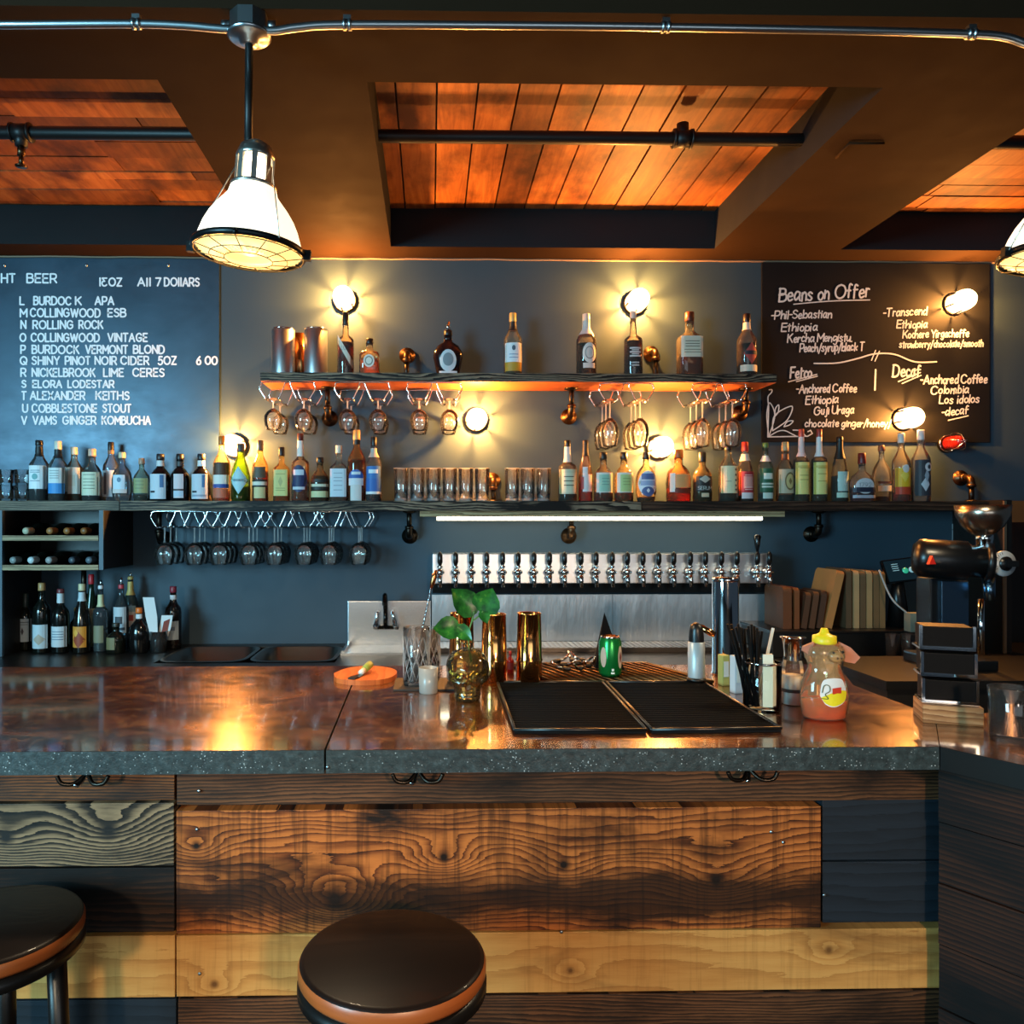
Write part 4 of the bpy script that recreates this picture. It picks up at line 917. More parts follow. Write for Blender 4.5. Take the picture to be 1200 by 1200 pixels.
for i, cx in enumerate((208.5, 273, 338, 402.5)):
    rack_set(cx, 31, zl, .08, g_wi, wing, 'stemmed wine glass', S3, ['beside the wine box', 'second from wine box', 'third from wine box', 'nearest the taps'][i], 3)
# ------------------------------------------------------------------ the bar
def top_mat():
    t = NT('coppery_resin_top'); p = t.pos('Position', (1, 1, 1))
    sw = t.noise(p, 2.6, 7, .62, 1.8); fine = t.noise(t.pos('Position', (4, 6, 4), (0, 0, .5)), 1.0, 6, .62, 2.0); scr = t.noise(t.pos('Position', (3, 5, 3), (0, 0, 1.1)), 1.6, 7, .6, 3.0)
    c = t.ramp(sw, [(.3, '#2c1407'), (.5, '#48200d'), (.66, '#5c2e13'), (.78, '#381a0b')])
    c = t.mix(t.ramp(fine, [(.48, 0.0), (.60, .35)]), c, '#96551f')
    c = t.mix(t.ramp(scr, [(.488, 0.0), (.50, .6), (.512, 0.0)]), c, '#d39a58')
    t.link(c, t.b.inputs['Base Color']); t.set(Metallic=.45, Coat_Weight=.9, Coat_Roughness=.07)
    sc2 = t.n('TexVoronoi', feature='DISTANCE_TO_EDGE'); t.link(t.pos('Position', (9, 3, 9), (0, 0, .9)), sc2.inputs['Vector']); sc2.inputs['Scale'].default_value = 1.3
    t.link(t.math('MULTIPLY_ADD', fine, .28, .09), t.b.inputs['Roughness'])
    t.bump(t.noise(p, 9, 4), .06, .004)
    return t.m
def concrete_mat():
    t = NT('speckled_concrete_edge'); p = t.pos()
    v = t.n('TexVoronoi'); t.link(p, v.inputs['Vector']); v.inputs['Scale'].default_value = 170
    n = t.noise(p, 60, 5, .7)
    c = t.ramp(n, [(.3, '#151f21'), (.55, '#2b3839'), (.72, '#435254')])
    spk = t.math('MULTIPLY', t.ramp(v.outputs['Distance'], [(.12, 1.0), (.26, 0.0)]), t.ramp(t.noise(p, 38, 2), [(.5, 0.0), (.6, 1.0)]))
    t.link(t.mix(spk, c, '#b9c4c4'), t.b.inputs['Base Color']); t.set(Roughness=.42); t.bump(n, .5, .003)
    return t.m
M_TOP, M_CONC = top_mat(), concrete_mat()
A = onz(1108, 878, ZB); Bk = onz(1095, 839, ZB); Dk = onz(1000, 803, ZB); Ek = onz(985, 780, ZB)
YB0, YB1 = 1.603, 2.527
ZT = ZB - .048
def slab(name, poly, mats, parent, edge_front=None):
    m = MB(); n = len(poly); m.prism(poly, ZT, ZB - .0008, 0)
    m.add([(x, y, ZB) for x, y in poly] + [(x, y, ZB - .0008) for x, y in poly], [list(range(n))] + [(i, (i + 1) % n, n + (i + 1) % n, n + i) for i in range(n)], 1)
    o = m.build(name, mats, parent); return o
bt = thing('bar_worktop', 'glossy copper brown bar top with rough speckled concrete edge', 'bar top', (0, 2.0, ZT))
jx0, jx1 = onz(378, 885, ZB), onz(412, 803, ZB)
jt = jx0 + (jx1 - jx0) * 1.35; J0 = (jx0.x, YB0); J1 = (jx0.x + (jx1.x - jx0.x) * (YB1 - YB0) / (jx1.y - jx0.y), YB1)
g = .0022
slab('left_slab' if False else 'slab', [(-3.2, YB0), (J0[0] - g, YB0), (J1[0] - g, YB1), (-3.2, YB1)], [M_CONC, M_TOP], bt)
slab('slab', [(J0[0] + g, YB0), (A.x, YB0), (Bk.x, Bk.y), (Dk.x, Dk.y), (Ek.x, YB1), (J1[0] + g, YB1)], [M_CONC, M_TOP], bt)
WV = [(A.x + .002, YB0), (onz(1230, 903, ZB).x, onz(1230, 903, ZB).y), (2.3, 1.2), (2.6, 1.75), (1.75, 1.95), (Bk.x + .002, Bk.y)]
w_ = slab('slab', WV, [plain('#15110e', .3), M_TOP], bt)

M_P = {
 'dark': plank_mat('dark_grain_plank', [(.1, '#1b110b'), (.5, '#3f2413'), (.85, '#8a5228')], 150, 7, stain=(.46, '#120b08', .4), seed=2.2, fibre=.3),
 'grey': plank_mat('grey_zebra_plank', [(.2, '#14110d'), (.55, '#372d22'), (.95, '#94795a')], 85, 7, knots=[(at(128, 972, YF).x, at(128, 972, YF).z, 5.5, .07), (at(8, 980, YF).x, at(8, 980, YF).z, 4, .06)], stain=(.34, '#1c1a18', .3), seed=0, fibre=.2),
 'black': plank_mat('charred_black_plank', [(.1, '#0c0806'), (.6, '#22140d'), (.9, '#4e301c')], 80, 5, stain=(.56, '#080504', .4), seed=4.4, rough=.7),
 'big': plank_mat('wide_orange_plank', [(.08, '#2a1208'), (.35, '#743a18'), (.85, '#bb6a30')], 72, 9,
    knots=[(at(393, 1052, YF).x, at(393, 1052, YF).z, 9, .075), (at(520, 1003, YF).x, at(520, 1003, YF).z, 5, .045), (at(231, 990, YF).x, at(231, 990, YF).z, 3.5, .035), (at(660, 1012, YF).x, at(660, 1012, YF).z, 3, .05), (at(838, 1030, YF).x, at(838, 1030, YF).z, 4, .06)],
    stain=(.40, '#160a05', .3), seed=0, saw=.5, fibre=.3, band=(at(600, 1052, YF).z, .075, .9)),
 'navy': plank_mat('blue_black_painted_plank', [(.1, '#141a20'), (.9, '#1e262e')], 40, 3, stain=(.3, '#10151a', .3), seed=6.6, rough=.6),
 'pine': plank_mat('pale_pine_plank', [(.1, '#a46e36'), (.5, '#bd8444'), (.9, '#cc9652')], 22, 4,
    knots=[(at(970, 1112, YF).x, at(970, 1112, YF).z, 2.2, .03), (at(668, 1136, YF).x, at(668, 1136, YF).z, 2.2, .026), (at(252, 1152, YF).x, at(252, 1152, YF).z, 2.5, .03)], stain=(.34, '#6b4420', .4), seed=0, saw=.2, fibre=.45),
 'brown': plank_mat('brown_grain_plank', [(.1, '#1c120c'), (.5, '#3a2416'), (.85, '#6d452a')], 120, 8, stain=(.45, '#100a07', .4), seed=9.1),
 'wing': plank_mat('dark_wing_plank', [(.1, '#120805'), (.6, '#28140a'), (.9, '#462412')], 90, 6, stain=(.5, '#090504', .4), seed=11.0, rough=.7),
}
bf = thing('bar_counter', 'bar front clad in mixed charred, orange and pale pine planks', 'bar', (0, YF, 0))
def pl(x0, y0, x1, y1, k, out=0.0, lab=None):
    a, c = at(x0, y1, YF), at(x1, y0, YF); a.z, c.z = at(560, y1, YF).z, at(560, y0, YF).z
    o = MB().bounds((a.x + .0012, YF - out, a.z + .0012), (c.x - .0012, YF + .03, c.z - .0012), bev=.0015).build('plank', M_P[k], bf)
    if lab: o['label'] = lab
    return o
pl(-200, 896, 205, 936, 'dark'); pl(-200, 937, 205, 1011, 'grey', .004, 'grey plank with bold looping grain'); pl(-200, 1013, 205, 1089, 'black', 0, 'charred black plank')
pl(207, 896, 1113, 941, 'brown', .002); pl(207, 946, 961, 1090, 'big', .006, 'wide orange brown plank with knots'); pl(963, 938, 1113, 1012, 'navy', 0, 'blue black plank'); pl(963, 1013, 1113, 1086, 'navy', 0, 'blue black plank')
pl(-200, 1091, 206, 1164, 'pine', .003, 'pale pine plank'); pl(207, 1091, 1111, 1163, 'pine', .005, 'pale pine plank with round knots'); pl(-200, 1166, 207, 1250, 'navy', 0, 'blue black plank'); pl(208, 1166, 1111, 1245, 'brown')
pl(-200, 1252, 1111, 1340, 'black'); pl(-200, 1341, 1111, 1408, 'dark')
a, c = at(-200, 1408, YF + .031), at(1112, 890, YF + .031)
MB().bounds((a.x, YF + .031, 0), (c.x, YF + .07, ZT - .002), 0).build('backing', M_BLACK, bf)
for px, py in ((231, 972), (233, 927), (658, 1092), (234, 1141), (904, 975), (918, 987), (966, 1049), (1108, 971), (384, 899)):
    p = at(px, py, YF - .007 if py > 910 else YB0 - .001); MB().lathe([(0, .002), (.0035, .0016), (.004, 0)], 10, M=align(p, (0, -1, 0))).build('screw_head', M_GALV, bf)
# end panel of the bar at its far end, and the angled wing
bw = thing('bar_wing', 'dark planked wing of the bar angling towards the stools under the glass', 'bar', (A.x, YB0, 0))
d = Vector((WV[1][0] - WV[0][0], WV[1][1] - WV[0][1], 0)); d.normalize(); nrm = Vector((d.y, -d.x, 0)); inn = -nrm
o0 = Vector((A.x, YB0, 0)) + Vector((.075, .115, 0)); ln = 1.15
zz = [ZT, ZT - .02, .87, .735, .60, .46, .33, .2, .05]
for i, (z1, z0) in enumerate(zip(zz[0:], zz[1:])):
    m = MB(); e_ = .003 * (i % 2)
    q = [o0 + nrm * e_, o0 + d * ln + nrm * e_, o0 + d * ln - nrm * .03, o0 - nrm * .03]
    m.prism([(v.x, v.y) for v in q], z0 + .0015, z1 - .0015); m.build('plank', M_P['wing'], bw)
# hooks under the concrete edge
for i, (px, py) in enumerate(((85, 909), (489, 909), (893, 907))):
    q = at(px, py, 1.66); h = thing('bag_hook', 'black double bag hook under the bar edge, ' + ('over the grey zebra plank', 'above the middle of the wide orange plank', 'above the end of the wide orange plank')[i], 'hook', (q.x, YF - .007, .992), 'bag hooks under the bar edge')
    m = MB().box((0, -.003, .004), (.034, .006, .03), bev=.001); m.tube([(0, -.003, .002), (0, -.03, -.006)], .007, 8); m.build('plate', M_IRON, h, local=True)
    for s in (-1, 1): MB().tube(catmull([(0, -.03, -.006), (s * .02, -.05, -.024), (s * .045, -.055, -.022), (s * .055, -.055, -.006)], 5), .0045, 8).build('hook_arm', M_IRON, h, local=True)
    MB().tube(catmull([(0, -.03, -.006), (-.008, -.055, -.026), (-.016, -.06, -.022)], 4), .004, 8).build('tip', M_CHROME, h, local=True)

# ------------------------------------------------------------------ stools
M_SEAT = NT('dark_lacquered_wood'); M_SEAT.set(Roughness=.42, Coat_Weight=.1, Specular_IOR_Level=.22)
M_SEAT.link(M_SEAT.mix(M_SEAT.noise(M_SEAT.pos('Object', (3, 30, 3)), 1.0, 5), '#0f0806', '#1d100b'), M_SEAT.b.inputs['Base Color']); M_SEAT = M_SEAT.m
M_RIMW = NT('worn_orange_wood'); M_RIMW.set(Roughness=.35)
M_RIMW.link(M_RIMW.mix(M_RIMW.noise(M_RIMW.pos('Object', (4, 4, 60)), 1.0, 5), '#7a3a17', '#b5632f'), M_RIMW.b.inputs['Base Color']); M_RIMW = M_RIMW.m
M_LEG = plain('#0f0d0c', .35)
def stool(loc, label, rz):
    s = thing('bar_stool', label, 'stool', loc, 'round bar stools', rz)
    r = .168; h = .76
    MB().lathe([(0, h), (r - .012, h), (r - .006, h - .002), (r - .003, h - .006)], 56).build('seat', M_SEAT, s, local=True)
    MB().lathe([(r - .003, h - .006), (r, h - .012), (r, h - .026), (r - .004, h - .032), (0, h - .032)], 56).build('seat_rim', M_RIMW, s, local=True)
    MB().lathe([(.12, h - .0325), (r - .010, h - .0325), (r + .001, h - .042), (r + .001, h - .056), (r - .01, h - .064), (.12, h - .064), (.12, h - .0325)], 56).build('under_ring', M_LEG, s, local=True)
    for k in range(4):
        a = PI / 4 + k * PI / 2; c_, s_ = math.cos(a), math.sin(a)
        MB().tube([(.115 * c_, .115 * s_, h - .05), (.125 * c_, .125 * s_, .45), (.165 * c_, .165 * s_, .0)], [.019, .019, .016], 12).build('leg', M_LEG, s, local=True)
    for z, r_ in ((.42, .128), (.24, .142)): MB().tube([(r_ * math.cos(k * PI / 20), r_ * math.sin(k * PI / 20), z) for k in range(40)], .008, 8, closed=True).build('foot_ring', M_LEG, s, local=True)
    return s
s1 = stool((-.068, 1.413, 0), 'round dark wooden bar stool in front of the wide orange plank', .3)
dup(s1, (-.851, 1.535, 0), 'round dark wooden bar stool in front of the charred black plank', 1.05)

# ------------------------------------------------------------------ back counter, sinks, backsplash, taps
M_CNT = plain('#171513', .35); M_CAB = plain('#141312', .5)
M_BRUSH = steel('brushed_steel', '#c2c5c8', .26)
M_BRUSHV = steel('brushed_backsplash', '#d8dadc', .32, (2.4, 2, .4), .55, .8)
bc = thing('back_counter', 'long dark back counter along the slate wall', 'counter', (0, 3.6, 0))
XL_, XR_ = -3.4, 3.2
s0, s1x = at(196, 768, 3.6).x, at(398, 768, 3.6).x; h0, h1 = at(404, 750, 3.75).x, at(505, 750, 3.75).x
MB().bounds((XL_, 3.32, .08), (XR_, W - .001, ZC - .2)).build('cabinet', M_CAB, bc)
def holes_top():
    m = MB(); z0, z1 = ZC - .04, ZC; ya, yb = 3.42, 3.86
    xs = [(XL_, s0), (s1x, XR_)]
    for a, c in xs: m.bounds((a, 3.3, z0), (c, W - .001, z1))
    m.bounds((s0, 3.3, z0), (s1x, ya, z1)); m.bounds((s0, yb, z0), (s1x, W - .001, z1)); return m
holes_top().build('worktop', M_CNT, bc)
MB().bounds((XL_, 3.3, ZC - .2), (XR_, 3.34, ZC - .04)).build('front_rail', M_CAB, bc)
mid = (s0 + s1x) / 2
M_SINK = steel('dark_steel_sink', '#8d8a84', .3)
for i, (a, c) in enumerate(((s0, mid - .004), (mid + .004, s1x))):
    sk = thing('sink', ('dark steel sink basin nearest the wine bottles', 'dark steel sink basin nearest the small hand sink')[i], 'sink', ((a + c) / 2, 3.64, ZC), 'sink basins in the back counter')
    m = MB(); n = 28
    def ring(hx, hy, z, e=5):
        return [((a + c) / 2 + hx * math.copysign(abs(math.cos(t)) ** (2 / e), math.cos(t)), 3.64 + hy * math.copysign(abs(math.sin(t)) ** (2 / e), math.sin(t)), z) for t in [2 * PI * k / n for k in range(n)]]
    hx, hy = (c - a) / 2, .22
    rs = [ring(hx, hy, ZC + .003), ring(hx - .012, hy - .012, ZC + .006), ring(hx - .02, hy - .02, ZC + .002), ring(hx - .03, hy - .03, ZC - .14), ring(.02, .02, ZC - .15)]
    vs = [v for r_ in rs for v in r_]; fs = [(j * n + k, j * n + (k + 1) % n, (j + 1) * n + (k + 1) % n, (j + 1) * n + k) for j in range(4) for k in range(n)] + [[4 * n + k for k in range(n)]]
    m.add(vs, fs, 0, True); m.build('basin', M_SINK, sk)
# small hand sink with its own back and tap
hs = thing('hand_sink', 'small stainless hand sink with raised back beside the taps', 'sink', ((h0 + h1) / 2, 3.75, ZC))
zt, zm = at(404, 704, 3.9).z, at(404, 748, 3.9).z
MB().bounds((h0, 3.885, ZC + .001), (h1, 3.945, zt), bev=.004).build('backsplash', M_BRUSH, hs)
m = MB()
m.bounds((h0, 3.58, ZC + .001), (h1, 3.60, zm - .02)); m.bounds((h0, 3.60, ZC + .001), (h0 + .015, 3.884, zm - .012)); m.bounds((h1 - .015, 3.6, ZC + .001), (h1, 3.884, zm - .012)); m.bounds((h0 + .015, 3.6, ZC + .001), (h1 - .015, 3.884, ZC + .004))
m.build('basin', M_BRUSH, hs)
fx = at(452, 725, 3.86)
m = MB().bounds((fx.x - .062, 3.872, fx.z - .055), (fx.x + .062, 3.884, fx.z - .035), bev=.003)
m.tube([(fx.x, 3.87, fx.z - .045), (fx.x, 3.84, fx.z - .04), (fx.x, 3.835, fx.z + .05)], .011, 10)
m.tube(catmull([(fx.x, 3.835, fx.z + .05), (fx.x, 3.82, fx.z + .11), (fx.x, 3.78, fx.z + .12), (fx.x, 3.75, fx.z + .08)], 5), .011, 10)
m.build('faucet', plain('#23211f', .2, .9), hs)
for s in (-1, 1):
    m = MB().tube([(fx.x + s * .048, 3.87, fx.z - .045), (fx.x + s * .048, 3.835, fx.z - .03)], .013, 10); m.tube([(fx.x + s * .048, 3.835, fx.z - .03), (fx.x + s * .035, 3.82, fx.z + .04)], [.011, .007], 8)
    m.build('faucet_lever', M_CHROME, hs)

# stainless backsplash and tap wall
YK = 3.86
b0, b1 = at(506, 752, YK), at(903, 645, YK)
bs = thing('backsplash', 'brushed stainless backsplash panel below the beer taps', 'backsplash', ((b0.x + b1.x) / 2, YK, ZC))
zA, zM, zB_ = b0.z, at(506, 697, YK).z, b1.z
c1 = at(718, 700, YK).x
for a, c in ((b0.x, c1 - .001), (c1 + .001, b1.x)): MB().bounds((a, YK, ZC + .023), (c, YK + .012, zM)).build('panel', M_BRUSHV, bs)
tx1 = at(884, 760, 3.66).x
MB().bounds((b0.x, 3.66, ZC + .001), (tx1, YK - .001, ZC + .021)).build('drip_tray', steel('dull_steel', '#6e645c', .3), bs)
m = MB()
for i in range(60):
    x = b0.x + (tx1 - b0.x) * (i + .5) / 60; m.bounds((x - .007, 3.668, ZC + .0215), (x + .007, YK - .012, ZC + .0235))
m.build('drip_grille', steel('drip_grille_steel', '#8f9194', .35), bs)
tr = thing('tap_manifold', 'long stainless tap box carrying the row of beer taps', 'tap rail', ((b0.x + b1.x) / 2, YK, zM))
YT0 = 3.77
z_a, z_b, z_c = at(600, 649, YT0).z, at(600, 684, YT0).z, at(600, 695, YT0).z
x_a, x_b = at(507, 660, YT0).x, at(904, 660, YT0).x
MB().bounds((x_a, YT0, z_b), (x_b, W - .002, z_a), bev=.004).build('box', steel('tap_box_steel', '#eef0f2', .34), tr)
MB().bounds((x_a, YT0 + .004, z_c), (x_b, W - .002, z_b - .001)).build('shade_strip', plain('#0b0b0c', .8, spec=.15), tr)  # dark strip put in for the shade under the tap box
M_KNOB = plain('#1c1512', .25)
tp_ = thing('beer_tap', '', 'tap', (0, 0, 0), 'beer taps on the tap box')
m = MB().lathe([(0, 0), (.019, 0), (.019, .006), (.012, .01), (.012, .03), (0, .03)], 18, M=align((0, 0, 0), (0, -1, 0))); m.build('shank', M_CHROME, tp_, local=True)
m = MB().ball((0, -.045, 0), .017, .02, .02, 14, 8); m.tube([(0, -.045, -.008), (0, -.06, -.03), (0, -.064, -.07)], [.013, .011, .0085], 10); m.tube([(-.02, -.045, .0), (.02, -.045, 0)], .008, 8)
m.tube([(0, -.03, -.012), (-.013, -.035, -.03)], .006, 6); m.build('spout', M_CHROME, tp_, local=True)
m = MB().tube([(0, -.045, .015), (0, -.047, .04)], .008, 10); m.lathe([(.011, 0), (.015, .004), (.011, .009)], 12, M=Matrix.Translation((0, -.046, .022))); m.build('lever_collar', M_CHROME, tp_, local=True)
m = MB().tube([(0, -.047, .034), (0, -.05, .05), (0, -.052, .085), (0, -.05, .098)], [.008, .013, .012, .004], 12); m.build('lever', M_KNOB, tp_, local=True)
used = [False]
TX = [515.7, 534, 552.5, 570.5, 589, 607.3, 625.8, 644, 661.5, 680.8, 698.6, 717.5, 735.3, 753.5, 772, 789.5, 809, 826.7, 845.5, 863.7, 887.5, 901.5]
zt_ = at(600, 671, 3.70).z
for i, px in enumerate(TX):
    o = place(tp_, used, (at(px, 670, 3.72).x, YT0, zt_), f'chrome beer tap with short dark lever, {ORD[i]} from the hand sink')
    if i == 20:
        o['label'] = 'chrome beer tap with tall black tap handle, next to last from the hand sink'
        MB().tube([(0, -.05, .095), (0, -.05, .11), (0, -.05, .125), (0, -.05, .17), (0, -.05, .178)], [.006, .008, .012, .018, .01], 12).build('tall_handle', plain('#151313', .25), o, local=True)

# ------------------------------------------------------------------ wine rack at the far end of the counter
YR = 3.60
wr = thing('wine_rack', 'dark wooden wine rack box with two rows of bottles', 'wine rack', (at(60, 660, YR).x, YR, at(60, 668, YR).z))
M_RK = plain('#17191b', .6, var=.3); M_POST = plain('#3c5060', .5, var=.25); M_LIP = plank_mat('pale_rack_lip', [(.2, '#6b5740'), (.6, '#96805f'), (.9, '#b7a07c')], 60, 3, stain=(.35, '#4a3a28', .3), seed=7.7)
xa, xb = at(-120, 630, YR).x, at(122, 630, YR).x; xl = at(4, 630, YR).x
zt2, zb2 = ZL - .046, at(60, 667, YR).z
m = MB().bounds((xb - .02, YR, zb2), (xb, W - .002, zt2)); m.build('side', plain('#15100d', .55, var=.3), wr)
MB().bounds((xb - .018, YR - .012, zb2 - .003), (xb + .001, YR - .001, zt2)).build('post', M_POST, wr)
MB().bounds((xl - .02, YR - .012, ZC + .001), (xl, YR + .006, zt2)).build('post', M_POST, wr)
MB().bounds((xl - .02, YR + .007, ZC + .001), (xl, W - .002, zt2)).build('side', plain('#15100d', .55, var=.3), wr)
rows = []
for y0, y1 in ((627.5, 633.5), (662, 668)):
    zz0, zz1 = at(60, y1, YR).z, at(60, y0, YR).z; rows.append((zz0 + zz1) / 2)
    MB().bounds((xl + .001, YR - .012, zz0), (xb - .0215, YR + .006, zz1)).build('shelf_lip', M_LIP, wr)
    MB().bounds((xl + .001, YR + .007, zz0), (xb - .0215, W - .002, zz0 + .008)).build('shelf', M_RK, wr)
MB().bounds((xl + .001, W - .012, zb2), (xb - .0215, W - .003, zt2)).build('back', M_BLACK, wr)
def lying(px, py, i, row, capc, r=.036):
    q = at(px, py, YR + .02); zc = rows[row] - .012 + .008 + r + (.0 if True else 0)
    t_ = thing('wine_bottle', f'wine bottle lying in the {("upper", "lower")[row]} rack row, {ORD[i]} from the outer post, end {capc[1]}', 'bottle', (q.x, YR + .02, zc), 'wine bottles lying in the rack')
    D = align((0, 0, 0), (0, -1, 0)) @ Matrix.Translation((0, 0, -.30))
    MB().lathe([(0, 0), (r - .002, 0), (r, .004), (r, .18), (r * .9, .2), (.016, .23), (.0145, .29), (0, .29)], 20, M=D).build('glass', plain('#121511', .12), t_, local=True)
    MB().lathe([(.0152, .235), (.0158, .25), (.0158, .298), (.013, .303), (0, .303)], 16, M=D).build('capsule', plain(capc[0], .4), t_, local=True)
    o = MB().lathe([(0, .3035), (.011, .3038)], 14, M=D)
for i, (px, cc) in enumerate(((30, ('b7b59a', 'pale cream')), (58, ('a06a3a', 'tan cork')), (78, ('93602f', 'brown cork')), (98, ('8a5628', 'darker brown')))): lying(px, 615, i, 0, cc)
for i, (px, cc) in enumerate(((15, ('8a8f8e', 'dull grey')), (36, ('c9d3d4', 'bright white')), (57, ('9a9a98', 'silver')), (84, ('3c4650', 'slate')), (104, ('56646e', 'grey blue')))): lying(px, 652, i, 1, cc)

# bottles standing on the back counter
GC = 'bottles standing on the back counter'
def cb_(*a, **k): bottle(*a, zb=ZC, group=GC, **k)
DG = '10140f'
cb_(30, 695, 17, 'dark wine bottle with tall white label, nearest the rack post', 'wine', dark=DG, lab=[('r', 0, .36, .95, .2, 'b8c4cc'), ('d', .05, .34, .2, .07, '4c4a54'), ('r', 0, .5, .8, .008, '6c747c'), ('r', 0, .46, .7, .006, '7c868c')], cap=('27332f', .26), Y=3.78)
cb_(49, 683, 20, 'dark bottle with tan cork stopper and pale picture label', 'wine', dark='0f120f', lab=[('r', 0, .24, .9, .17, 'b4c2c8'), ('d', .1, .2, .7, .08, 'a89c8c')], cap=('b08858', .11), Y=3.71)
cb_(71, 690, 20, 'dark bottle with white label and white neck tag', 'wine', dark='0e100f', lab=[('r', 0, .26, .92, .16, 'bcc6cc')] + [('r', 0, z, .7, .006, '64788c') for z in (.34, .3, .26, .22)], cap=('6c3034', .06), neck=('c4ccd0', .78, .93), Y=3.71)
cb_(96, 684, 20, 'dark bottle with orange picture label and cream stopper', 'burg', dark='12100d', lab=[('r', 0, .24, .8, .15, 'c8842c'), ('d', 0, .2, .75, .12, '8c3818'), ('d', -.3, .3, .3, .06, 'd8a040')], cap=('cfc39c', .1), neck=('b8c8d0', .75, .88), Y=3.70)
cb_(107, 673, 16, 'tall green bottle with red capsule behind the orange labelled one', 'burg', dark='12261a', lab=[('r', 0, .3, .9, .25, 'a8a884'), ('o', 0, .5, .6, .06, '8c7c68')], cap=('c02430', .13), Y=3.80)
cb_(118, 680, 17, 'clear bottle with cream neck label and white pour spout', 'long', 'b4c4cc', 'aab09c', .3, [('r', 0, .25, .7, .12, '74745c')], cap=('d8dce0', .05), neck=('c4c49c', .63, .8), pour=True, Y=3.74)
cb_(90, 712, 15, 'dark corked bottle low between white tagged and orange labelled ones', 'wine', dark='14130e', cap=('a09868', .09), Y=3.81)
cb_(142, 677, 17, 'clear bottle with silver label and white pour spout', 'round', 'a8b8c0', None, 0, [('r', 0, .42, .9, .18, 'b0bcc4'), ('r', 0, .42, .5, .05, '303840'), ('r', 0, .3, .8, .02, '3c444c')], cap=('b43c48', .06), pour=True, Y=3.78)
cb_(153, 671, 17, 'tall bottle with gold capsule neck and pour spout', 'round', 'a4b4ac', '6c5c3c', .4, [('r', 0, .5, .9, .06, '8ca0a0'), ('r', 0, .38, .9, .1, 'c8bcb4'), ('r', .3, .4, .4, .04, 'b04838')], cap=('b8a060', .04), neck=('c0a45c', .7, .88), pour=True, Y=3.87)
cb_(163, 712, 24, 'round black bottle with bright orange cap', 'moon', dark='0d0c0c', cap=('d2691e', .12), neck=('c8ccd0', .76, .86), Y=3.69)
cb_(136, 730, 22, 'squat dark jar bottle with dull olive label', 'squat', dark='131510', lab=[('r', -.3, .34, .5, .2, '6e6a48')], cap=('30322c', .1), Y=3.69)
cb_(175, 708, 13, 'small dark bottle behind the folded paper menus', 'wine', dark='16110f', cap=('241c1c', .1), neck=('c4b8b4', .72, .8), Y=3.85)
cb_(203, 687, 19, 'dark wine bottle with red and white capsule beside the sink', 'wine', dark='141112', lab=[('r', 0, .3, .85, .15, 'aab8c2'), ('r', 0, .33, .5, .03, '6c7c90')], cap=('7c1e30', .1), neck=('c8ccd0', .79, .86), Y=3.82)
# paper menus in a glass
gq = at(186, 760, 3.70)
mg = thing('menu_glass', 'clear glass holding folded paper menus beside the dark wine bottle', 'glass', (gq.x, 3.70, ZC))
MB().lathe([(0, 0), (.036, 0), (.04, .1), (.038, .1), (.034, .006), (0, .006)], 20).build('cup', M_GL, mg, local=True)
for i, (px, x1, y0, h, ang, lb) in enumerate(((176, 0, 700, 0, .06, 'tall white folded paper menu in the glass'), (171, 0, 733, 0, -.32, 'short white paper slip leaning out of the glass towards the black bottle'), (194, 0, 721, 0, .28, 'white paper menu with dark red picture in the glass'))):
    q = at(px, y0, 3.70 + .012 * (i - 1)); hh = q.z - ZC - .012; ww = .052 if i != 1 else .042
    pp = thing('paper_menu', lb, 'menu', (gq.x + (i - 1) * .008 * (1 if i != 0 else 1), 3.70 + .012 * (i - 1), ZC + .012), 'paper menus in the glass', 0)
    dx = q.x - gq.x
    m = MB(); n = 8; vs = []
    for k in range(n + 1):
        t = k / n; xx = dx * t; wv = ww * (.35 + .65 * min(1, t * 1.6)) / 2; zz_ = hh * t
        vs += [(xx - wv, -.001, zz_), (xx + wv, .004 * math.sin(t * 3) - .001, zz_), (xx + wv, .004 * math.sin(t * 3) + .0008, zz_), (xx - wv, .0008, zz_)]
    fs = [(4 * k + a, 4 * k + (a + 1) % 4, 4 * k + 4 + (a + 1) % 4, 4 * k + 4 + a) for k in range(n) for a in range(4)] + [(0, 1, 2, 3), (4 * n + 3, 4 * n + 2, 4 * n + 1, 4 * n)]
    m.add(vs, fs); m.build('sheet', plain('#ccd4d8', .8), pp, local=True)
    if i == 2:
        m = MB().add([(dx * .55 - .014, -.0022, hh * .5), (dx * .6 + .012, -.0005, hh * .55), (dx * .85 + .018, .0002, hh * .9), (dx * .8 - .01, -.0022, hh * .82)], [(0, 1, 2, 3)]); m.build('picture', plain('#7a3a30', .8), pp, local=True)
# ------------------------------------------------------------------ things on the bar top
def barpt(px, py): return onz(px, py, ZB)
M_GOLD = steel('copper_gold', '#e0a060', .12)
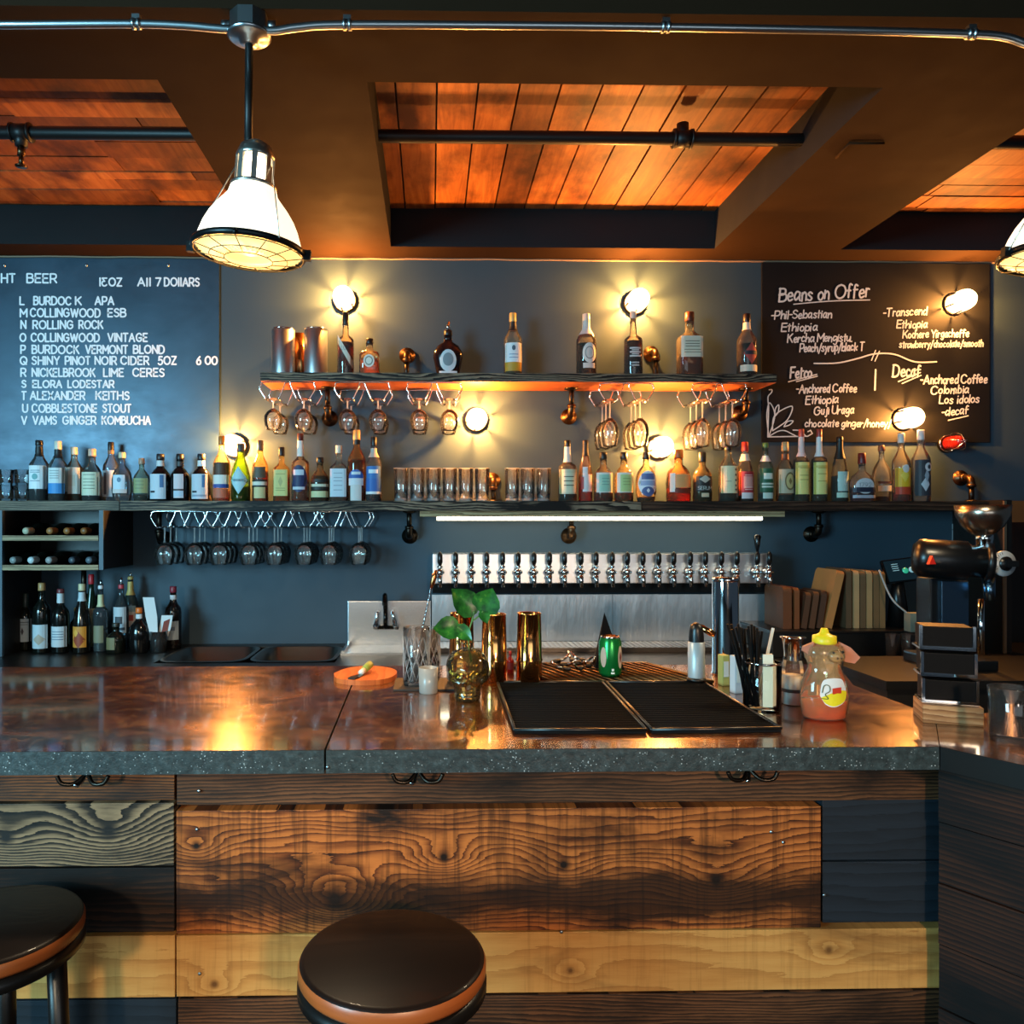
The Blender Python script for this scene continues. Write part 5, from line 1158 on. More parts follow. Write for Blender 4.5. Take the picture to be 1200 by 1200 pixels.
# round board with a bar knife
q = barpt(428, 794)
bd = thing('cutting_board', 'small round orange wooden board near the bar joint', 'board', (q.x, q.y, ZB))
M_OB = plank_mat('orange_board_wood', [(.1, '#a84c1c'), (.5, '#bb5c28'), (.9, '#c96a32')], 30, 5, axis='Y', stain=(.3, '#8d3f16', .25), seed=1.0)
poly = catmull([(-.093, 0), (-.075, -.075), (-.02, -.11), (.05, -.10), (.085, -.05), (.092, .03), (.06, .09), (0, .115), (-.06, .08), (-.093, 0)], 5)[:-1]
m = MB().prism(poly, 0, .014); m.build('board', M_OB, bd, local=True)
q2 = barpt(418, 797); kn = thing('bar_knife', 'short dark bladed knife with green handle on the orange board', 'knife', (q2.x, q2.y - .01, ZB + .0145))
m = MB().prism([(-.02, -.045), (.0, -.055), (.012, -.03), (.022, .01), (.008, .012), (-.016, -.02)], 0, .003); m.build('blade', plain('#26231f', .3, .7), kn, local=True)
m = MB().tube([(.012, .004, .008), (.02, .025, .012)], .008, 12); m.build('ferrule', plain('#d8d4c8', .4), kn, local=True)
m = MB().tube([(.02, .026, .012), (.034, .07, .020), (.036, .076, .021)], [.010, .0115, .006], 12); m.build('handle', plain('#8c9a3e', .45), kn, local=True)
# rubber drip mat below the mixing glasses
q = barpt(519, 803); tag(MB().box((0, 0, .003), (.235, .16, .006), bev=.002).build('rubber_mat', plain('#0e0e0e', .6), None, (q.x - .02, q.y, ZB)), 'small black rubber mat under the cut glass mixing glass', 'mat')
ZM = ZB + .0062
def mixglass(px, pb, top, wpx, lb, spoon):
    q = onz(px, pb, ZM); k = q.y / F; r = wpx / 2 * k; h = at(px, top, q.y).z - ZM
    g = thing('mixing_glass', lb, 'glass', (q.x, q.y, ZM), 'mixing glasses on the small mat')
    n = 16; prof = [(0, 0), (r * .95, 0), (r, .004)]
    MB().shell([(r * .95, 0), (r, .004), (r, h)], .003, 24, .014).build('cup', M_GL, g, local=True)
    m = MB()
    for i in range(12):                                        # diamond cutting
        for s in (-1, 1):
            pts = [((r + .0004) * math.cos(2 * PI * i / 12 + s * t * 1.0), (r + .0004) * math.sin(2 * PI * i / 12 + s * t * 1.0), h * (.1 + .75 * t)) for t in (0, .25, .5, .75, 1)]
            m.tube(pts, .0012, 4)
    m.build('cut_pattern', M_GLF, g, local=True)
    return g, q, r, h
g1, q1, r1, h1_ = mixglass(488, 802, 735, 31, 'cut glass mixing glass holding the twisted bar spoon', True)
g2, q2_, r2_, h2_ = mixglass(501, 793, 736, 30, 'cut glass mixing glass behind the one with the spoon', False)
p0, p1 = Vector((q1.x - .012, q1.y, ZM + .018)), at(506, 668, q1.y)
p1 = at(505, 690, q1.y); sp_ = thing('bar_spoon', 'long twisted silver bar spoon standing in the mixing glass', 'spoon', tuple(p0))
ax = (p1 - p0); L = ax.length; u = ax.normalized(); s_ = u.orthogonal().normalized(); w2 = u.cross(s_)
m = MB()
for ph in (0, PI): m.tube([p0 + u * (L * k / 90) + (s_ * math.cos(k * .8 + ph) + w2 * math.sin(k * .8 + ph)) * .0016 for k in range(91)], .0018, 5)
m.build('shaft', M_CHROME, sp_)
MB().ball(p0, .012, .006, .016, 12, 8).build('bowl', M_CHROME, sp_)
q = p1; e_ = at(511, 668, q1.y); m = MB().tube([p1, p1 + (e_ - p1) * .3, p1 + (e_ - p1) * .7, e_], [.003, .007, .008, .003], 10); m.build('tip', steel('copper', '#c07a48', .25), sp_)
# frosted tealight holder
q = barpt(502, 812); h = at(502, 782, q.y).z - ZB; tl = thing('votive_candle', 'small frosted white votive glass in front of the mixing glass', 'candle', (q.x, q.y, ZB))
MB().lathe([(0, 0), (.023, 0), (.025, .003), (.027, h), (.025, h), (.023, .01), (0, .008)], 28).build('cup', glass('d8d4cc', .3, .25, .75, 'dedad2'), tl, local=True)
MB().lathe([(0, .009), (.022, .009), (.0235, h * .8), (0, h * .78)], 20).build('wax', plain('#d9d4ca', .6), tl, local=True)
# skull shaped glass jar with a plant cutting
q = barpt(548, 820); k = q.y / F; sk = thing('skull_jar', 'skull shaped clear glass jar with yellowish water holding a plant cutting', 'jar', (q.x, q.y, ZB))
H = at(548, 752, q.y).z - ZB
def skull(k, sc=1.0):
    """rings of a skull: jaw, cheekbones, brow and a round cranium; k shrinks it for the inner wall"""
    prof = catmull([(.028, 0), (.033, .006), (.034, .022), (.037, .036), (.046, .05), (.053, .068), (.056, .086), (.052, .106), (.040, .122), (.024, .131), (.016, .134)], 5)
    m = MB(); n = 48; vs = []
    for r, z_ in prof:
        for i in range(n):
            a = 2 * PI * i / n; X = r * math.cos(a); Y = r * 1.12 * math.sin(a)
            if math.sin(a) < -.15:
                for ex in (-.021, .021): Y += .024 * math.exp(-((X - ex) / .0125) ** 2 - ((z_ - .066) / .0125) ** 2)
                Y += .014 * math.exp(-(X / .006) ** 2 - ((z_ - .046) / .008) ** 2)
                Y -= .006 * math.exp(-(X / .032) ** 2 - ((z_ - .084) / .007) ** 2)
                Y += .004 * math.exp(-((z_ - .022) / .0025) ** 2) + .0018 * math.cos(X * 800) * math.exp(-((z_ - .022) / .011) ** 2)
            X *= 1 + .10 * math.exp(-((z_ - .056) / .008) ** 2)
            vs.append((X * k * sc, Y * k * sc, (.07 + (z_ - .07) * k) * sc if k < 1 else z_ * sc))
    m.add(vs, [(j * n + i, j * n + (i + 1) % n, (j + 1) * n + (i + 1) % n, (j + 1) * n + i) for j in range(len(prof) - 1) for i in range(n)] + [list(range(n))], 0, True); return m
sc_ = H / .150
skg = glass('f6f0d8', .36, .02, .04, 'e8d8a0')
m = skull(1.0, sc_); m.lathe([(.016 * sc_, .134 * sc_), (.015 * sc_, .146 * sc_), (.019 * sc_, .150 * sc_)], 20); m.build('glass', skg, sk, local=True)
skull(.9, sc_).build('water', clear_glass('f0dc98', 0.0, 1.33), sk, local=True)
pt = thing('plant_cutting', 'green pothos cutting with glossy leaves growing from the skull jar', 'plant', (q.x, q.y, ZB + .12))
lm = NT('glossy_leaf'); lm.set(Roughness=.3); n_ = lm.noise(lm.pos('Object', (1, 1, 1)), 40, 4)
lm.link(lm.ramp(n_, [(.4, '#14461a'), (.6, '#2f7428'), (.75, '#86a83c')]), lm.b.inputs['Base Color']); lm = lm.m
root = Vector((q.x, q.y, ZB + .12))
def leaf(c, tip, wd_, face=Vector((0, -1, .35))):
    """heart leaf from stalk point c to tip"""
    ax = tip - c; L = ax.length; u = ax.normalized(); f = (face - u * face.dot(u)).normalized(); sd = u.cross(f)
    outl = [(0, .0), (.06, .28), (.2, .47), (.4, .5), (.62, .40), (.82, .2), (1, 0)]
    m = MB(); vs = []; n = len(outl); J = 4
    for t, w in outl:
        for j in range(-J, J + 1):
            x = j / J; vs.append(c + u * L * (t - .1 * (1 - t) * abs(x) * (1 if t < .3 else 0)) + sd * (w * wd_ * x) - f * (.010 * (1 - abs(x)) * 4 * t * (1 - t) * L / .05) * .5 - f * .006 * t * t)
    W_ = 2 * J + 1; fs = [(i * W_ + j, i * W_ + j + 1, (i + 1) * W_ + j + 1, (i + 1) * W_ + j) for i in range(n - 1) for j in range(W_ - 1)]
    m.add(vs, fs, 0, True)
    b_ = [v - f * -.0008 for v in vs]; m.add(b_, fs, 0, True); return m
for (sx, sy, tx, ty, w_) in ((556, 716, 530, 690, .07), (566, 716, 577, 690, .075), (536, 735, 508, 736, .062), (536, 735, 553, 750, .04), (566, 716, 571, 730, .03)):
    leaf(at(sx, sy, q.y), at(tx, ty, q.y - .02), w_).build('leaf', lm, pt)
m = MB()
for path in ([(551, 778), (549, 745), (553, 728), (556, 716)], [(553, 728), (561, 722), (566, 716)], [(549, 748), (543, 740), (536, 735)]):
    m.tube(catmull([tuple(at(x, y, q.y)) for x, y in path], 5), .0022, 7)
m.build('stem', plain('#4d7a34', .5), pt)
# copper shakers
for px, pb, tp, lb in ((579, 801, 719, 'copper cocktail shaker standing in the middle of the three'), (620, 801, 718, 'copper cocktail shaker nearest the black bar mat'), (541, 797, 718, 'copper cocktail shaker behind the skull jar')):
    q = barpt(px, pb); h = at(px, tp, q.y).z - ZB; k = q.y / F
    s_ = thing('cocktail_shaker', lb, 'shaker', (q.x, q.y, ZB), 'copper shakers')
    MB().lathe([(0, 0), (.036, 0), (.0375, .002), (.0365, h * .33)], 40).build('tin', M_GOLD, s_, local=True)
    MB().lathe([(.0365, h * .33), (.0395, h * .335), (.0395, h * .345), (.0370, h * .37), (.034, h * .985), (.0355, h * .995), (.033, h), (.031, h * .985), (.031, h * .95), (0, h * .95)], 40).build('upper_cup', M_GOLD, s_, local=True)
q = onz(600, 796, ZB); q.y += .09; bottle(598, 763, 9, 'small red dasher bottle between two copper shakers', 'round', dark='7c1410', lab=[('r', 0, .35, .9, .15, '5c100c')], cap=('a02018', .15), Y=q.y, zb=ZB, group=None)
# bar mats
ZG = ZB
def quadmat(name, lb, pix, grp):
    P = [onz(x, y, ZB) for x, y in pix]; c = sum(P, Vector()) / 4
    t = thing(name, lb, 'mat', (c.x, c.y, ZB), grp)
    def ins(k): return [(c.x + (v.x - c.x) * (1 - k), c.y + (v.y - c.y) * (1 - k)) for v in P]
    m = MB().prism(ins(0), ZB + .0004, ZB + .009); m.build('tray', plain('#0a0b0c', .8, spec=.15), t)
    m = MB(); n = 34
    for i in range(1, n):                                     # rubber nibs in rows
        a = P[0] + (P[3] - P[0]) * (i / n); b_ = P[1] + (P[2] - P[1]) * (i / n)
        m.tube([a + (b_ - a) * .015 + Vector((0, 0, .0095)), b_ + (a - b_) * .015 + Vector((0, 0, .0095))], .0022, 5)
    o = m.build('nib_rows', plain('#0b0b0b', .85, spec=.12), t)
    m = MB()
    for i in range(4): m.tube([P[i] + Vector((0, 0, .009)), P[(i + 1) % 4] + Vector((0, 0, .009))], .004, 8)
    m.build('raised_edge', plain('#15181a', .35), t)
quadmat('bar_mat', 'black rubber bar mat beside the copper shakers', [(583, 803), (706, 803), (757, 860), (603, 860)], 'black bar mats')
quadmat('bar_mat', 'black rubber bar mat beside the jar of straws', [(711, 803), (824, 803), (915, 858), (764, 860)], 'black bar mats')
# slatted drip grate behind the mats
P = [onz(640, 802, ZB), onz(816, 802, ZB), onz(800, 778, ZB), onz(640, 778, ZB)]
dg = thing('drip_grate', 'bronze slatted drip grate behind the black bar mats', 'grate', (P[0].x, P[0].y, ZB))
M_SL = steel('bronze_slat', '#755030', .4)
m = MB(); yA, yB_ = P[0].y, min(P[2].y, 2.52)
x0_, x1_ = P[0].x - .02, P[1].x
n = 17
for i in range(n):
    x = x0_ + (x1_ - x0_) * (i + .5) / n; MB().tube([(x + .05, yA, ZB + .008), (x - .06, yB_, ZB + .008)], .0027, 6).build('slat', M_SL, dg)
m = MB(); m.tube([(x0_ + .045, yA, ZB + .006), (x1_ + .05, yA, ZB + .006), (x1_ - .06, yB_, ZB + .006), (x0_ - .06, yB_, ZB + .006)], .005, 6, closed=True); m.build('frame', plain('#1a1613', .4), dg)
m = MB().prism([(x0_ + .045, yA), (x1_ + .05, yA), (x1_ - .06, yB_), (x0_ - .06, yB_)], ZB + .0003, ZB + .002); m.build('tray', plain('#0a0807', .9, spec=.1), dg)
# green can
ZD = ZB + .0115
q = onz(715, 792, ZD); h = at(715, 745, q.y).z - ZD; cn = thing('beer_can', 'green drinks can standing on the bronze grate', 'can', (q.x, q.y, ZD))
MB().lathe([(0, .004), (.024, .003), (.027, .0), (.033, .012), (.033, h - .018), (.0275, h - .005)], 32).build('body', plain('#137a35', .25, .6), cn, local=True)
MB().lathe([(.0275, h - .005), (.0285, h - .001), (.027, h), (.0255, h - .004), (0, h - .004)], 32).build('lid', M_CHROME, cn, local=True)
m, mats = label_mesh([('o', .72, .5, .22, .28, 'b8a898'), ('o', -.75, .5, .2, .25, 'a89888'), ('r', 0, .12, .16, .02, 'd8e4d8'), ('r', 0, .2, .1, .03, 'c8d8c8'), ('d', .75, .5, .12, .14, '6c2c24')], .033, h, 2, 1); m.build('print', mats, cn, local=True)
# black pyramid sign behind the can
q = onz(722, 789, ZD); q.y += .09; tz = at(716, 718, q.y).z
m = MB().add([(-.045, -.01, 0), (.04, -.03, 0), (.045, .05, 0), (-.04, .05, 0), (-.012, .015, tz - ZD)], [(0, 1, 4), (1, 2, 4), (2, 3, 4), (3, 0, 4), (3, 2, 1, 0)])
tag(m.build('table_sign', plain('#08080a', .8, spec=.1), None, (q.x, q.y, ZD)), 'black pointed table sign standing behind the green can', 'sign')
# loose pour spouts on the grate
for i, (px, py, a) in enumerate(((652, 778, .4), (660, 782, -.9), (668, 774, 1.7), (676, 780, -.3), (684, 777, 2.4), (690, 783, .9), (665, 787, 2.9), (681, 786, -2.2))):
    q = onz(px, py, ZD); t_ = thing('pour_spout', f'loose metal pour spout with black stopper, {ORD[i]} in the pile on the grate', 'pour spout', (q.x, min(q.y, 2.50), ZD), 'loose pour spouts', a)
    MB().tube([(-.01, 0, .0075), (.012, 0, .0085)], [.006, .0075], 10).build('stopper', plain('#141210', .5), t_, local=True)
    MB().tube([(.012, 0, .0085), (.03, 0, .014), (.05, 0, .03)], [.005, .0042, .003], 8).build('spout', M_CHROME, t_, local=True)
# bar torch
q = barpt(816, 803); k = q.y / F; zt3 = at(816, 754, q.y).z - ZB - .01
bt_ = thing('kitchen_torch', 'pale cylinder torch with black head and gold nozzle on the mat', 'torch', (q.x, q.y, ZB + .0135))
MB().lathe([(0, 0), (.026, 0), (.026, .006), (.0235, .007), (.0235, .009), (0, .009)], 28).build('base', plain('#0d0d0d', .4), bt_, local=True)
MB().lathe([(.0, .009), (.0228, .009), (.0234, .012), (.0234, zt3), (.02, zt3 + .002), (0, zt3 + .002)], 32).build('body', plain('#b9c2c4', .38, .3, var=.15), bt_, local=True)
m = MB().lathe([(.021, zt3 + .002), (.021, zt3 + .016), (.019, zt3 + .035), (.016, zt3 + .048), (.006, zt3 + .055), (0, zt3 + .055)], 24); m.tube([(-.005, 0, zt3 + .048), (.02, 0, zt3 + .04)], .009, 10); m.build('head', plain('#121213', .35), bt_, local=True)
m = MB().tube([(.012, -.002, zt3 + .043), (.035, -.004, zt3 + .03), (.05, -.005, zt3 + .022)], [.008, .0095, .009], 14); m.build('nozzle', M_GOLD, bt_, local=True)
# tall chrome column
q = onz(850, 790, ZB); h = at(850, 676, q.y).z - ZB; r_ = 15 * q.y / F
cc = thing('chrome_column', 'tall mirror chrome cylinder standing at the back of the bar', 'column', (q.x, q.y, ZB))
MB().lathe([(0, 0), (r_ * 1.1, 0), (r_ * 1.1, .006), (r_, .01), (r_, h - .004), (r_ * .97, h), (0, h)], 40).build('body', steel('mirror_chrome', '#e2e6ea', .06), cc, local=True)
MB().lathe([(r_ * .98, h - .014), (r_ * 1.03, h - .012), (r_ * 1.03, h - .004), (r_ * .98, h - .002)], 40).build('band', M_CHROME, cc, local=True)
# packets beside the column
def packet(px, py, top, wpx, col, lb, rz=.2, name='packet'):
    q = barpt(px, py); h = at(px, top, q.y).z - ZB; w = wpx * q.y / F
    t = thing(name, lb, 'packet', (q.x, q.y, ZB), None, rz)
    MB().box((0, 0, h / 2), (w, .026, h), bev=.003).build('box', plain(col, .6), t, local=True)
    MB().box((0, -.0138, h * .55), (w * .7, .001, h * .5)).build('print', plain('d8dcd4', .6), t, local=True)
    return t
packet(848, 803, 767, 9, 'b8b060', 'yellow packet standing at the foot of the chrome column')
packet(864, 812, 768, 13, 'c8ccd0', 'white packet standing beside the jar of straws')
# jar of straws and cream cards
q = barpt(893, 832); k = q.y / F; rj = .045; hj = at(893, 776, q.y).z - ZB
jr = thing('straw_jar', 'clear glass jar holding black straws and cream cards', 'jar', (q.x, q.y, ZB))
MB().lathe([(0, .0005), (rj * .95, .0005), (rj, .004), (rj, hj), (rj * .97, hj + .001)], 32).build('cup', glass('f2f8f6', .26, .02), jr, local=True)
MB().lathe([(rj * 1.0, hj - .002), (rj * 1.03, hj), (rj * 1.03, hj + .003), (rj * .98, hj + .003)], 32).build('rim', M_CHROME, jr, local=True)
M_STR = plain('#060607', .7, spec=.1)
for i in range(18):
    tx = 851 + 42 * i / 17 + R.uniform(-1.5, 1.5); ty = 733 + R.uniform(-2, 5) + (4 if i > 13 else 0)
    a_ = R.uniform(0, 6.28); yy = q.y + R.uniform(-.012, .02)
    s_ = MB().tube([(q.x - .022 + R.uniform(-.012, .012), yy, ZB + .011), tuple(at(tx, ty, yy + R.uniform(-.03, .02)))], .003, 8).build('straw', M_STR)
    tag(s_, f'black drinking straw fanning out of the glass jar, {ORD[i]} from the chrome column', 'straw', 'black straws in the jar')
t_ = MB().tube([(q.x + .0, q.y + .03, ZB + .012), tuple(at(906, 736, q.y + .03))], .004, 8).build('straw', plain('#c8d4d4', .4)); tag(t_, 'clear straw with bright side leaning out of the glass jar towards the honey', 'straw')
for i, (px, top, dx, dy, rz) in enumerate(((895, 767, .006, -.022, -.2), (906, 777, .022, -.010, .1), (911, 766, .026, .012, .35))):
    c_ = at(px, top, q.y + dy); h = c_.z - ZB - .012
    t_ = thing('paper_card', ('cream paper card in the glass jar, closest to the straws', 'cream paper card in the jar standing lower in front', 'cream paper card in the jar at the rim nearest the shaker')[i], 'card', (q.x + dx * .85, q.y + dy, ZB + .012), 'cream cards in the jar', rz)
    MB().box((0, 0, h / 2), (.024 if i < 2 else .018, .0035, h), bev=.001).build('card', plain('#d8d3bd', .7), t_, local=True)
# shaker with metal top
q = barpt(929, 826); hh = at(929, 746, q.y).z - ZB; r_ = 12.5 * q.y / F
sh = thing('salt_shaker', 'glass sugar shaker with wide metal top behind the honey bottle', 'shaker', (q.x, q.y, ZB))
MB().lathe([(0, 0), (r_ * .92, 0), (r_, .004), (r_, hh * .52), (r_ * .92, hh * .62), (r_ * .8, hh * .72), (r_ * .8, hh * .74)], 28).build('glass', M_GL, sh, local=True)
MB().lathe([(0, .004), (r_ * .92, .004), (r_ * .94, hh * .44), (0, hh * .44)], 24).build('filling', plain('#d6d8d8', .8), sh, local=True)
MB().lathe([(r_ * 1.01, hh * .2), (r_ * 1.02, hh * .21), (r_ * 1.02, hh * .24), (r_ * 1.01, hh * .25)], 28).build('band', plain('#2a2c30', .4), sh, local=True)
MB().lathe([(r_ * .82, hh * .66), (r_ * .8, hh * .75), (r_ * .95, hh * .97), (r_ * 1.15, hh * .985), (r_ * 1.15, hh), (0, hh)], 28).build('lid', M_CHROME, sh, local=True)
# honey bottle in the shape of an animal
q = barpt(966, 842); k = q.y / F; Hh = at(966, 736, q.y).z - ZB; s = Hh / 107.0
def z(py): return (843 - py) * s
hb = thing('honey_bottle', 'animal shaped clear honey bottle with yellow cap, a third full', 'honey bottle', (q.x, q.y, ZB))
hp = NT('clear_plastic'); M_PLA = glass('fbf6e4', .3, .06, .16, 'f2e4b8')
body = [(0, 0), (20 * s, 0), (25 * s, 3 * s), (27.5 * s, z(825)), (27, 0) and (28 * s, z(815)), (26 * s, z(800)), (22 * s, z(790)), (19 * s, z(783)), (19.5 * s, z(777)), (23 * s, z(770)), (24 * s, z(764)), (21.5 * s, z(757)), (14 * s, z(753)), (12 * s, z(750)), (12 * s, z(747))]
m = MB().lathe(body, 36, 2, .72); m.ball((6 * s, -16 * s, z(767)), 10 * s, 7 * s, 8 * s, 16, 10); m.build('body', M_PLA, hb, local=True)
MB().lathe(clip([(0, .003)] + [(r_ * .95, max(zz_, .003)) for r_, zz_ in body[1:8]], z(820)), 36, 2, .72).build('honey', glass('ffb048', .12, .05, .5, 'f57c14'), hb, local=True)
m = MB().lathe([(0, z(754)), (13 * s, z(754)), (13.5 * s, z(752)), (13 * s, z(745)), (8 * s, z(743.5)), (5 * s, z(741)), (4 * s, z(737)), (3 * s, z(736)), (0, z(736))], 28); m.build('cap', plain('#e0cb1e', .4), hb, local=True)
M_EAR = glass('e6c6b4', .2, .2, .75, 'd8b09c')
for sgn, pts in ((-1, [(-15, 752), (-27, 757), (-28, 762), (-20, 768)]), (1, [(16, 752), (28, 758), (40, 770), (33, 777), (22, 775), (18, 768)])):
    P2 = [(x * s, z(y)) for x, y in pts]; m = MB(); n = len(P2)
    m.add([(x, -.012, zz_) for x, zz_ in P2] + [(x, -.002, zz_) for x, zz_ in P2], [list(range(n)), list(range(n, 2 * n))[::-1]] + [(i, (i + 1) % n, n + (i + 1) % n, n + i) for i in range(n)]); m.build('ear', M_EAR, hb, local=True)
for ex, ey in ((1, 762), (11, 761)): MB().ball((ex * s, -20 * s - (.002 if ex > 5 else .0), z(ey)), 1.6 * s, 1.5 * s, 1.6 * s, 10, 6).build('eye', plain('#15120f', .3), hb, local=True)
for ex in (4, 8.5): MB().ball((ex * s, -22.8 * s, z(768)), 1.1 * s, .8 * s, 1.3 * s, 8, 6).build('nostril', plain('#3a241c', .4), hb, local=True)
def yb(u, py): # body surface depth at label
    r0 = 27.5 * s; return -.72 * math.sqrt(max(r0 * r0 - (u * s) ** 2, 0)) - .0008
m = MB(); col = [plain('#dfe0dc', .5), plain('#e6d41c', .5), plain('#c8341c', .5), plain('#3c4a1c', .5)]
def lab2(outl, mi, lift):
    c_ = (sum(x for x, y in outl) / len(outl), sum(y for x, y in outl) / len(outl)); vs = [(c_[0] * s, yb(c_[0], 0) - lift, z(c_[1]))]; n = len(outl)
    for j in (1, 2, 3):
        for x, y in outl: xx = c_[0] + (x - c_[0]) * j / 3; yy = c_[1] + (y - c_[1]) * j / 3; vs.append((xx * s, yb(xx, 0) - lift, z(yy)))
    fs = [(0, 1 + i, 1 + (i + 1) % n) for i in range(n)] + [(1 + j * n + i, 1 + (j + 1) * n + i, 1 + (j + 1) * n + (i + 1) % n, 1 + j * n + (i + 1) % n) for j in (0, 1) for i in range(n)]
    m.add(vs, fs, mi, True)
lab2(catmull([(-14, 812), (-12, 797), (-6, 792), (8, 792), (14, 797), (18, 811), (14, 820), (2, 825), (-8, 822), (-14, 812)], 4)[:-1], 0, .0)
lab2(catmull([(-13, 814), (0, 808), (10, 806), (17, 807), (17.5, 813), (14, 819), (2, 824), (-8, 821), (-13, 814)], 4)[:-1], 1, .0008)
lab2([(-1, 810), (-1, 803), (10, 802), (10, 809)], 2, .0014)
m.build('label', col, hb, local=True)
m = MB(); ribbon(m, catmull([(-12, 808), (-10, 800), (-5, 800), (-4, 806), (-9, 810), (-6, 815), (-13, 815)], 5), .9, lambda a, b: (a * s, yb(a, 0) - .002, z(b))); m.build('label_drawing', plain('#3c4a1c', .5), hb, local=True)
# clear tumbler behind the honey
q = barpt(992, 838); tg = thing('water_glass', 'plain clear glass just behind the honey bottle', 'glass', (q.x + .005, q.y + .09, ZB)); h = .125
MB().shell([(.026, 0), (.028, .003), (.032, h)], .0016, 28, .008).build('cup', M_GL, tg, local=True)

# ------------------------------------------------------------------ the wing: tumbler, organiser on its block
q = onz(1191, 878, ZB); q.y += .04; rg = thing('whisky_glass', 'heavy clear tumbler on the bar wing', 'glass', (q.x + .035, q.y + .02, ZB)); h = at(1190, 808, q.y).z - ZB
MB().shell([(.036, 0), (.039, .004), (.043, h)], .0022, 32, .018).build('cup', M_GL, rg, local=True)
q = onz(1127, 850, ZB); k = q.y / F; wx = 63 * k; hz = 22 * k
wb = thing('wooden_block', 'pale worn wooden block under the black and chrome organiser', 'block', (q.x, q.y + .05, ZB), None, -.36)
MB().box((0, 0, hz / 2), (wx, .1, hz), bev=.003).build('block', plank_mat('worn_block_wood', [(.2, '#7a4c28'), (.6, '#a9764a'), (.9, '#c79a6c')], 70, 3, stain=(.35, '#54331c', .3), seed=3.3), wb, local=True)
zo = ZB + hz + .0005; og = thing('organiser', 'tiered black and chrome organiser standing on the wooden block', 'organiser', (q.x, q.y + .055, zo), None, -.36)
Ho = at(1127, 733, q.y + .02).z - zo; wo = wx * .94
for i in range(3):
    z0 = Ho * i / 3; y_ = .0 + .012 * i
    MB().box((0, y_, z0 + Ho / 6), (wo * .9, .075, Ho / 3 - .012), bev=.002).build('tier', plain('#070708', .5, spec=.08), og, local=True)
    m = MB(); zb_ = z0 + .004
    m.box((0, y_ - .036, z0 + .005), (wo, .008, .007)); m.box((-wo / 2 + .003, y_ - .036, z0 + Ho / 6), (.006, .008, Ho / 3 - .008)); m.box((wo / 2 - .003, y_ - .036, z0 + Ho / 6), (.006, .008, Ho / 3 - .008)); m.box((0, y_ + .0, z0 + .0025), (wo, .08, .004))
    m.build('chrome_frame', M_CHROME, og, local=True)

# ------------------------------------------------------------------ grinder and the things around it
YGR = 2.95
gc = thing('side_counter', 'black side counter carrying the coffee grinder', 'counter', (at(1130, 800, YGR).x, YGR, 0))
ZGR = .98
xa_ = at(1040, 780, 2.7).x
MB().bounds((xa_, 2.7, .0), (2.7, 3.18, ZGR - .03)).build('cabinet', M_CAB, gc); MB().bounds((xa_ - .01, 2.69, ZGR - .03), (2.72, 3.19, ZGR)).build('worktop', M_CNT, gc)
kk = YGR / F
gx = at(1118, 700, YGR).x
gr = thing('coffee_grinder', 'tall black coffee grinder with steel hopper and white dial', 'grinder', (gx, YGR, ZGR))
def gz(py, Y=YGR): return at(0, py, Y).z - ZGR
def gX(px, Y=YGR): return at(px, 700, Y).x - gx
M_GB = plain('#0d0e10', .3); 
MB().box((gX(1118), .03, .02), (.2, .26, .04), bev=.008).build('base', M_GB, gr, local=True)
m = MB().box((gX(1112), .07, (gz(680) + .04) / 2), (.11, .09, gz(680) - .04), bev=.006); m.build('column', M_GB, gr, local=True)
MB().box((gX(1122), .018, (gz(683) + gz(738)) / 2), (.105, .012, gz(683) - gz(738)), bev=.003).build('front_plate', steel('blue_steel', '#6f8ca4', .25), gr, local=True)
cy = gz(659); rb = 23 * kk
ax = (.93, -.36, -.02); e0 = Vector((gX(1095), .04, cy + .01)); e1 = Vector((gX(1158), -.06, cy - .003)); dr = (e1 - e0).normalized()
T0 = align(e0, dr); Lh = (e1 - e0).length
MB().lathe([(0, -.055), (rb * .7, -.05), (rb * .98, -.03), (rb, -.01), (rb, Lh * .55), (rb * .82, Lh * .6), (rb * .82, Lh * .8), (0, Lh * .8)], 36, M=T0).build('motor_housing', M_GB, gr, local=True)
m = MB().lathe([(0, .0), (rb * .95, 0), (rb * 1.0, .008), (rb * .98, .022), (rb * .6, .03), (0, .03)], 36, M=align(e0 + dr * Lh * .8, dr)); m.build('burr_housing', M_GB, gr, local=True)
T1 = align(Vector((gX(1158), -.075, cy - .004)), Vector((.12, -1, 0)))
MB().lathe([(0, 0), (.047, 0), (.048, .006), (.046, .012), (0, .012)], 40, M=T1).build('dial', plain('#c9ced2', .3, .4), gr, local=True)
m = MB().lathe([(0, .012), (.026, .012), (.027, .018), (0, .02)], 28, M=T1); m.box((.018, 0, .02), (.05, .022, .014), M=T1); m.build('dial_knob', M_GB, gr, local=True)
mm = MB()
for i in range(9): a_ = PI * .6 + i * .22; mm.box((.039 * math.cos(a_), .039 * math.sin(a_), .0124), (.008, .0015, .0008), M=T1 @ Matrix.Translation((.039 * math.cos(a_), .039 * math.sin(a_), .0124)) @ Matrix.Rotation(a_, 4, 'Z') @ Matrix.Translation((-.039 * math.cos(a_), -.039 * math.sin(a_), -.0124)))
mm.build('dial_marks', M_BLACK, gr, local=True)
tri = at(1093, 657, YGR - .06); tr_ = [(-.018, -.014), (.018, -.014), (0, .018)]
lo = Vector((gX(1093, YGR - .045), -.045, gz(658, YGR - .045)))
